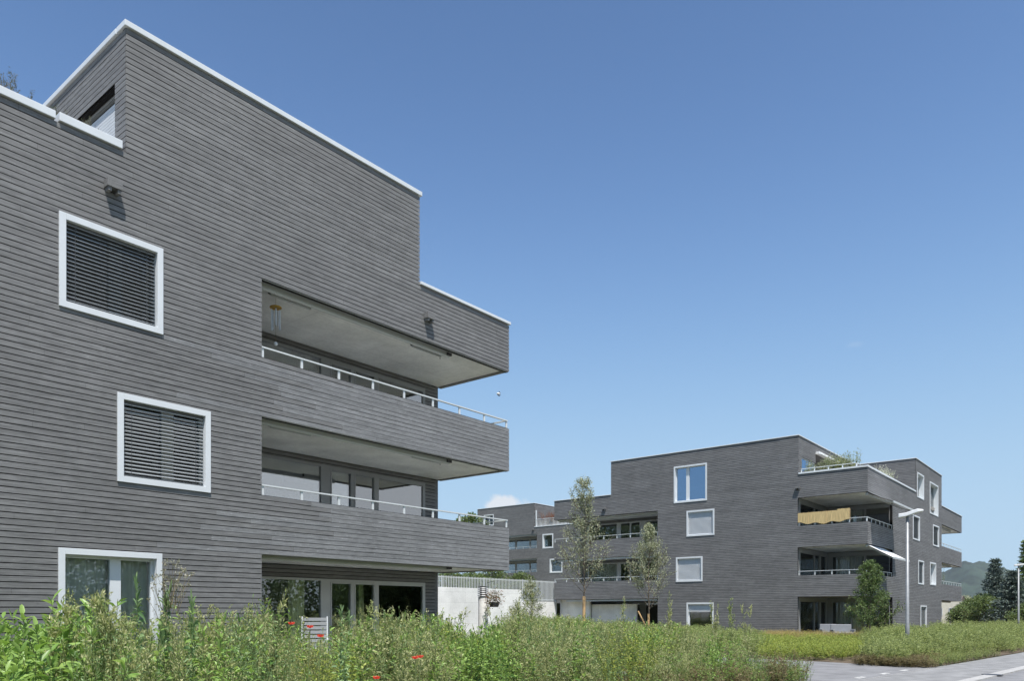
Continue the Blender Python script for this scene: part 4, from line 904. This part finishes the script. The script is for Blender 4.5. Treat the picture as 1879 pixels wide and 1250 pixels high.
# trees
def tree(name, label, cat, px, t, H, trunk_h, prof, nleaf, leaf, mat, seed, nlimb=26, rise=.55, r0=.05, z0=G0, group=None, sp=.16, loc=None, multi=1):
    rg = np.random.default_rng(seed); p = loc or at(px, t, z0); o = empty(name, p, label=label, cat=cat, group=group)
    zs_ = np.linspace(0, H*.97, 14); wob = np.cumsum(rg.normal(size=(14, 2))*H*.004, 0); tr = np.stack([wob[:, 0], wob[:, 1], zs_], 1)
    mb = MB(); mb.tube([tuple(q) for q in tr], [r0*(1-.93*i/13) for i in range(14)], 8); mb.build('trunk', M['bark'], o, smooth=True)
    def prad(f): return np.interp(f, *zip(*prof))
    lines, LP, LD = [], [], []
    for i in range(nlimb):
        f0 = trunk_h/H+(1-trunk_h/H)*(i+rg.uniform(0, 1))/nlimb*.93; k = f0*13/.97; k = min(k, 12.99); b = tr[int(k)]+(tr[int(k)+1]-tr[int(k)])*(k-int(k))
        a = i*2.4+rg.uniform(-.5, .5); ft = min(1.0, f0+rise*(1-f0)*rg.uniform(.35, .8)+.02); rad = prad(ft)*rg.uniform(.75, 1.08)
        e = np.array([math.cos(a)*rad, math.sin(a)*rad, ft*H]); mid = b+(e-b)*.5+np.array([math.cos(a), math.sin(a), 0])*rad*.12
        ln_ = np.array([b, mid, e]); lines.append(ln_); Lb = np.linalg.norm(e-b)
        for j in range(5):
            u0 = rg.uniform(.25, .95); q = b+(e-b)*u0; dd = unit((e-b)/Lb+rg.normal(size=3)*.55)*Lb*rg.uniform(.2, .45); lines.append(np.array([q, q+dd*.5, q+dd]))
            m = max(1, int(nleaf/nlimb/7)); uu = rg.uniform(.15, 1.05, (m, 1)); LP.append(q+dd*uu+rg.normal(size=(m, 3))*sp*.5); LD.append(dd/Lb+rg.normal(size=(m, 3)))
        m = max(1, int(nleaf/nlimb*2/7)); uu = rg.uniform(.25, 1.05, (m, 1)); LP.append(b+(e-b)*uu+rg.normal(size=(m, 3))*sp); LD.append(rg.normal(size=(m, 3)))
    P = np.concatenate(LP); D = np.concatenate(LD); fz = P[:, 2]/H; rmax = prad(np.clip(fz, 0, 1))*1.15+.05; rr_ = np.hypot(P[:, 0], P[:, 1]); P = P[(rr_ < rmax) & (fz < 1.03)]; D = D[:len(P)]
    V, Q = leafquads(P, D, leaf*rg.uniform(.7, 1.3, len(P)), leaf*.55*rg.uniform(.7, 1.2, len(P)), rg)
    np_mesh('crown', V, Q, mat, parent=o); Vb, Qb = tubes(lines, r0*.28); np_mesh('branches', Vb, Qb, M['bark'], parent=o); return o
t1 = tree('young_tree', 'taller slim young tree tied to an upright round stake, silvery leaves', 'tree', 1069, 42, 9.1, 2.4, [(0, .3), (.2, .8), (.3, 1.55), (.45, 1.7), (.62, 1.35), (.72, .8), (.80, .55), (.9, .6), (.97, .4), (1, .1)], 8000, .085, ML['tree'], 31, 46, .42, .055, sp=.15, group='staked young trees')
mb = MB(); mb.tube([(.06, -.05, 0), (.06, -.05, 2.45)], .085, 10); mb.build('stake', M['timber'], t1)
t2 = tree('young_tree', 'shorter young tree with a stake leaning against it, silvery leaves', 'tree', 1190, 45, 6.85, 1.7, [(0, .3), (.2, .7), (.33, 1.25), (.5, 1.4), (.7, 1.2), (.8, .85), (.9, .45), (1, .05)], 8000, .085, ML['tree'], 32, 34, .6, .05, sp=.14, group='staked young trees')
mb = MB(); mb.tube([(-.38, .47, 1.65), (.15, -.20, 0)], .045, 8); mb.tube([(0, 0, 0), (0, 0, 1.5)], .07, 8); mb.build('stake', M['timber'], t2)
tree('young_tree', 'dense dark green young tree with a narrow upright top before the corner balconies', 'tree', 1597, 38, 4.15, .5, [(0, .5), (.12, 1.2), (.35, 1.45), (.5, 1.3), (.62, .8), (.75, .55), (.9, .5), (1, .2)], 10000, .085, ML['dtree'], 33, 40, .5, .05, sp=.13)
tree('shrub', 'thin leaved upright shrub before the slatted fence', 'shrub', 972, 30, 2.9, .3, [(0, .2), (.3, .55), (.6, .6), (.8, .4), (1, .1)], 3200, .06, ML['tree'], 34, 30, .6, .02, sp=.1)
tree('shrub', 'low wispy shrub in front of the white base wall under the fence', 'shrub', 945, 29, 2.0, .2, [(0, .2), (.3, .4), (.7, .4), (1, .1)], 1500, .05, ML['tree'], 35, 22, .6, .02, sp=.1)
tree('tree', 'green round tree top just left of the most distant house', 'tree', 862, 88, 10.6, 5, [(0, .5), (.5, 2.2), (.75, 2.6), (.92, 1.8), (1, .4)], 5000, .25, ML['bush'], 36, 30, .5, .12, z0=2.1, sp=.4)
def spruce(px, t, H, Rb, mat, seed, label, z0=G0, n=5200, name='spruce'):
    rg = np.random.default_rng(seed); o = empty(name, at(px, t, z0), label=label, cat='conifer', group='conifers at the right edge'); mb = MB(); mb.tube([(0, 0, 0), (0, 0, H*.98)], [H*.018, .02], 8); mb.build('trunk', M['bark'], o)
    LP, LD, lines = [], [], []; nt_ = int(H*2.6)
    for k in range(nt_):
        f = (k+.5)/nt_; r = Rb*(1-f)**1.05*rg.uniform(.85, 1.1)+.12; zc = f*H+.3; nb_ = int(7+6*(1-f))
        for j in range(nb_):
            a = j*6.283/nb_+k*.7+rg.normal()*.12; rl = r*rg.uniform(.75, 1.12); m = max(10, int(n/nt_/nb_)); u = rg.uniform(.1, 1, m)
            droop = -.28*rl*np.sin(u*1.9)+.14*rl*u**3
            c_ = np.stack([np.cos(a)*u*rl, np.sin(a)*u*rl, zc+droop], 1); wv = rg.normal(size=(m, 3))*np.array([1, 1, .35])*(.10+.10*rl*(1-u[:, None]*.6)*.6); LP.append(c_+wv)
            D = np.stack([np.full(m, math.cos(a)), np.full(m, math.sin(a)), np.full(m, -.1)], 1)+rg.normal(size=(m, 3))*.55; LD.append(D); lines.append(np.array([[0, 0, zc], [math.cos(a)*rl*.5, math.sin(a)*rl*.5, zc-.2*rl], [math.cos(a)*rl*.95, math.sin(a)*rl*.95, zc-.18*rl]]))
    P, D = np.concatenate(LP), np.concatenate(LD); V, Q = leafquads(P, D, .34*rg.uniform(.6, 1.2, len(P)), .10, rg); np_mesh('crown', V, Q, mat, parent=o); Vb, Qb = tubes(lines, .03); np_mesh('branches', Vb, Qb, M['bark'], parent=o)
spruce(1827, 78, 6.7, 2.7, ML['spruce'], 41, 'bluish spruce whose pointed top stands highest left of the far street lamp', n=9000)
spruce(1858, 72, 5.2, 2.8, ML['spruce'], 42, 'broad bluish spruce directly behind the far street lamp', n=9000)
spruce(1884, 82, 9.0, 2.6, ML['dtree'], 43, 'dark green pine cut by the right edge of the photo', n=7000, name='pine')
bq = [(0, .7), (.2, 1.0), (.6, .95), (.85, .6), (1, .2)]
for i, (px_, t_, H_, R_, lab, mt) in enumerate(((1768, 88, 3.4, 2.2, 'greyish bush right beside the cream house', 'tree'), (1786, 80, 3.0, 2.0, 'green bush between the cream house and the spruces', 'bush'), (1806, 76, 3.3, 2.3, 'larger green bush at the foot of the spruce', 'bush'), (1764, 79, 2.3, 1.3, 'low dark bush touching the right corner of the cream house', 'bush'), (1900, 66, 2.4, 2.5, 'green bush under the pine at the right edge', 'bush'))):
    tree('bush', lab, 'bush', px_, t_, H_, .15, [(a, b*R_) for a, b in bq], 7000, .16, ML[mt], 50+i, 34, .4, .05, sp=.3, group='bushes at the far right')
for i, (px_, t_, H_, lab) in enumerate(((822, 60, 2.6, 'green bush behind the left end of the slatted fence'), (905, 62, 3.0, 'green bush behind the middle of the slatted fence'), (955, 60, 2.4, 'low bush behind the slatted fence, right of the shaft'), (862, 64, 2.7, 'bush behind the slatted fence, left of the shaft'), (880, 58, 2.2, 'low bush behind the slatted fence, level with the shaft'), (842, 61, 2.3, 'second bush from the left behind the slatted fence'))):
    tree('bush', lab, 'bush', px_, t_, H_, .15, [(a, b*1.6) for a, b in bq], 4000, .14, ML['bush'], 70+i, 30, .4, .05, z0=2.2, sp=.25, group='bushes behind the slatted fence')
# roof and balcony planting
def patch(name, label, cat, tm, xs, ys, z, hs, mat, smat, widen=1.0, kind=None, group=None):
    xs, ys = np.array(xs, float), np.array(ys, float); c0 = np.array([xs.mean(), ys.mean(), z]); o = scatter(name, tm, xs-c0[0], ys-c0[1], np.zeros(len(xs)), np.array(hs, float), mat, smat, rng, widen); o.location = c0; return tag(o, label, cat, group, kind)
m = 36; patch('lavender', 'wispy lavender growing behind the roof edge at top left', 'plant', TF[:5], rng.uniform(4.2, 6.3, m), rng.uniform(V0+.5, V0+1.3, m), 9.75, rng.uniform(.65, 1.0, m), ML['lav'], M['stemd'], .8, kind='stuff')
m = 26; patch('terrace_shrub', 'tall wispy green shrubs behind the roof terrace railing of the right hand house', 'shrub', TFm, rng.uniform(U1+.6, U1+1.4, m), rng.uniform(12.7, 15.4, m), 9.3, rng.uniform(1.1, 1.6, m), ML['tree'], M['stemg'], 1.3)
m = 12; patch('terrace_shrub', 'rounder yellow green shrub at the outer end of the roof terrace railing', 'shrub', TLs, rng.uniform(U1+.7, U1+1.3, m), rng.uniform(13.0, 13.9, m), 9.3, rng.uniform(1.2, 1.5, m), ML['yellow'], M['stemg'], 1.3)
m = 40; patch('flowering_shrub', 'cream flowering shrub behind the roof parapet before the right penthouse', 'shrub', TLs, rng.uniform(50.0, 53.4, m), rng.uniform(V1+.4, V1+.9, m), 9.3, rng.uniform(.9, 1.35, m), ML['wflow'], M['stemg'], 1.6)
m = 60; patch('hedge', 'rust red hedge behind the white slatted roof railing of the most distant house', 'hedge', TLs, rng.uniform(U3+.6, U3+1.4, m), rng.uniform(50.5, 55.2, m), 12.0, rng.uniform(1.0, 1.45, m), ML['red'], M['stemd'], 2.2)
m = 8; patch('balcony_plant', 'leafy plants on the lowest projecting balcony of the right hand house', 'plant', TLs, rng.uniform(67.2, 68.6, m), rng.uniform(V1+.3, V1+.8, m), b1-.3, rng.uniform(1.2, 2.0, m), ML['tree'], M['stemg'], 1.0)
# hanging basket by the ventilation shaft
p = at(907, 29.6)
hb = empty('hanging_basket', (p.x, p.y, 1.74), label='dark pot of trailing plants hanging beside the ventilation shaft', cat='planter')
mb = MB(); mb.lathe((0, 0, 0), [(0, 0), (.15, 0), (.22, .19), (.20, .19), (.14, .03)], 14); mb.build('pot', M['pot'], hb)
d_ = (at(886.5, 30)-p); mb = MB(); mb.tube([(d_.x*.6, d_.y*.6, .95), (0, 0, .98)], .01, 5)
for a in (0, 2.1, 4.2): mb.tube([(.2*math.cos(a), .2*math.sin(a), .19), (0, 0, .96)], .004, 4)
mb.build('hanger', M['dark'], hb)
rgb = np.random.default_rng(5); P = rgb.normal(size=(520, 3))*[.16, .16, .14]+[0, 0, .36]; P2 = rgb.normal(size=(200, 3))*[.05, .05, .2]+[-.2, .12, .1]
V, Q = leafquads(np.concatenate([P, P2]), rgb.normal(size=(720, 3)), .07, .03, rgb); np_mesh('foliage', V, Q, leafmat('basket_plants', [(.10, .13, .04), (.22, .2, .08), (.3, .16, .12)], .3), parent=hb)
# woodland across the street, behind the viewer, plus added trees behind the nearest house (seen in the window panes)
rgw = np.random.default_rng(9); P, D = [], []
for i in range(60):
    a = rgw.uniform(-50, 90) if i < 52 else (i-52)*4-7; q = np.array([a, -26-rgw.uniform(0, 16), 0.]); hh = rgw.uniform(5, 10.5); m = 4200
    if i >= 52: q = np.array([a, 52+rgw.uniform(0, 8), 2.2]); hh = rgw.uniform(12, 15)  # unseen trees added behind the nearest house to darken the far loggia panes
    d_ = unit(rgw.normal(size=(m, 3)))*rgw.uniform(.3, 1, (m, 1))**.5*np.array([4.6, 4.6, hh*.5]); P.append(q+[0, 0, hh*.5]+d_)
P = np.concatenate(P); V, Q = leafquads(P, rgw.normal(size=P.shape), .38, .24, rgw); np_mesh('woodland', V, Q, ML['dtree'], kind='stuff', label='row of trees across the street, and unseen trees added behind the nearest house')

# ------------------------------------------------------------------ air
hm = bpy.data.materials.new('haze'); hm.use_nodes = True; t = hm.node_tree; t.nodes.clear()
ho = t.nodes.new('ShaderNodeOutputMaterial'); hv = t.nodes.new('ShaderNodeVolumePrincipled'); hv.inputs['Color'].default_value = (.80, .88, 1, 1); hv.inputs['Density'].default_value = .00006; hv.inputs['Anisotropy'].default_value = .2
t.links.new(hv.outputs[0], ho.inputs['Volume'])
mb = MB(); mb.box(-3200, 3600, -3200, 3600, -2, 260); mb.build('haze', hm, kind='stuff')
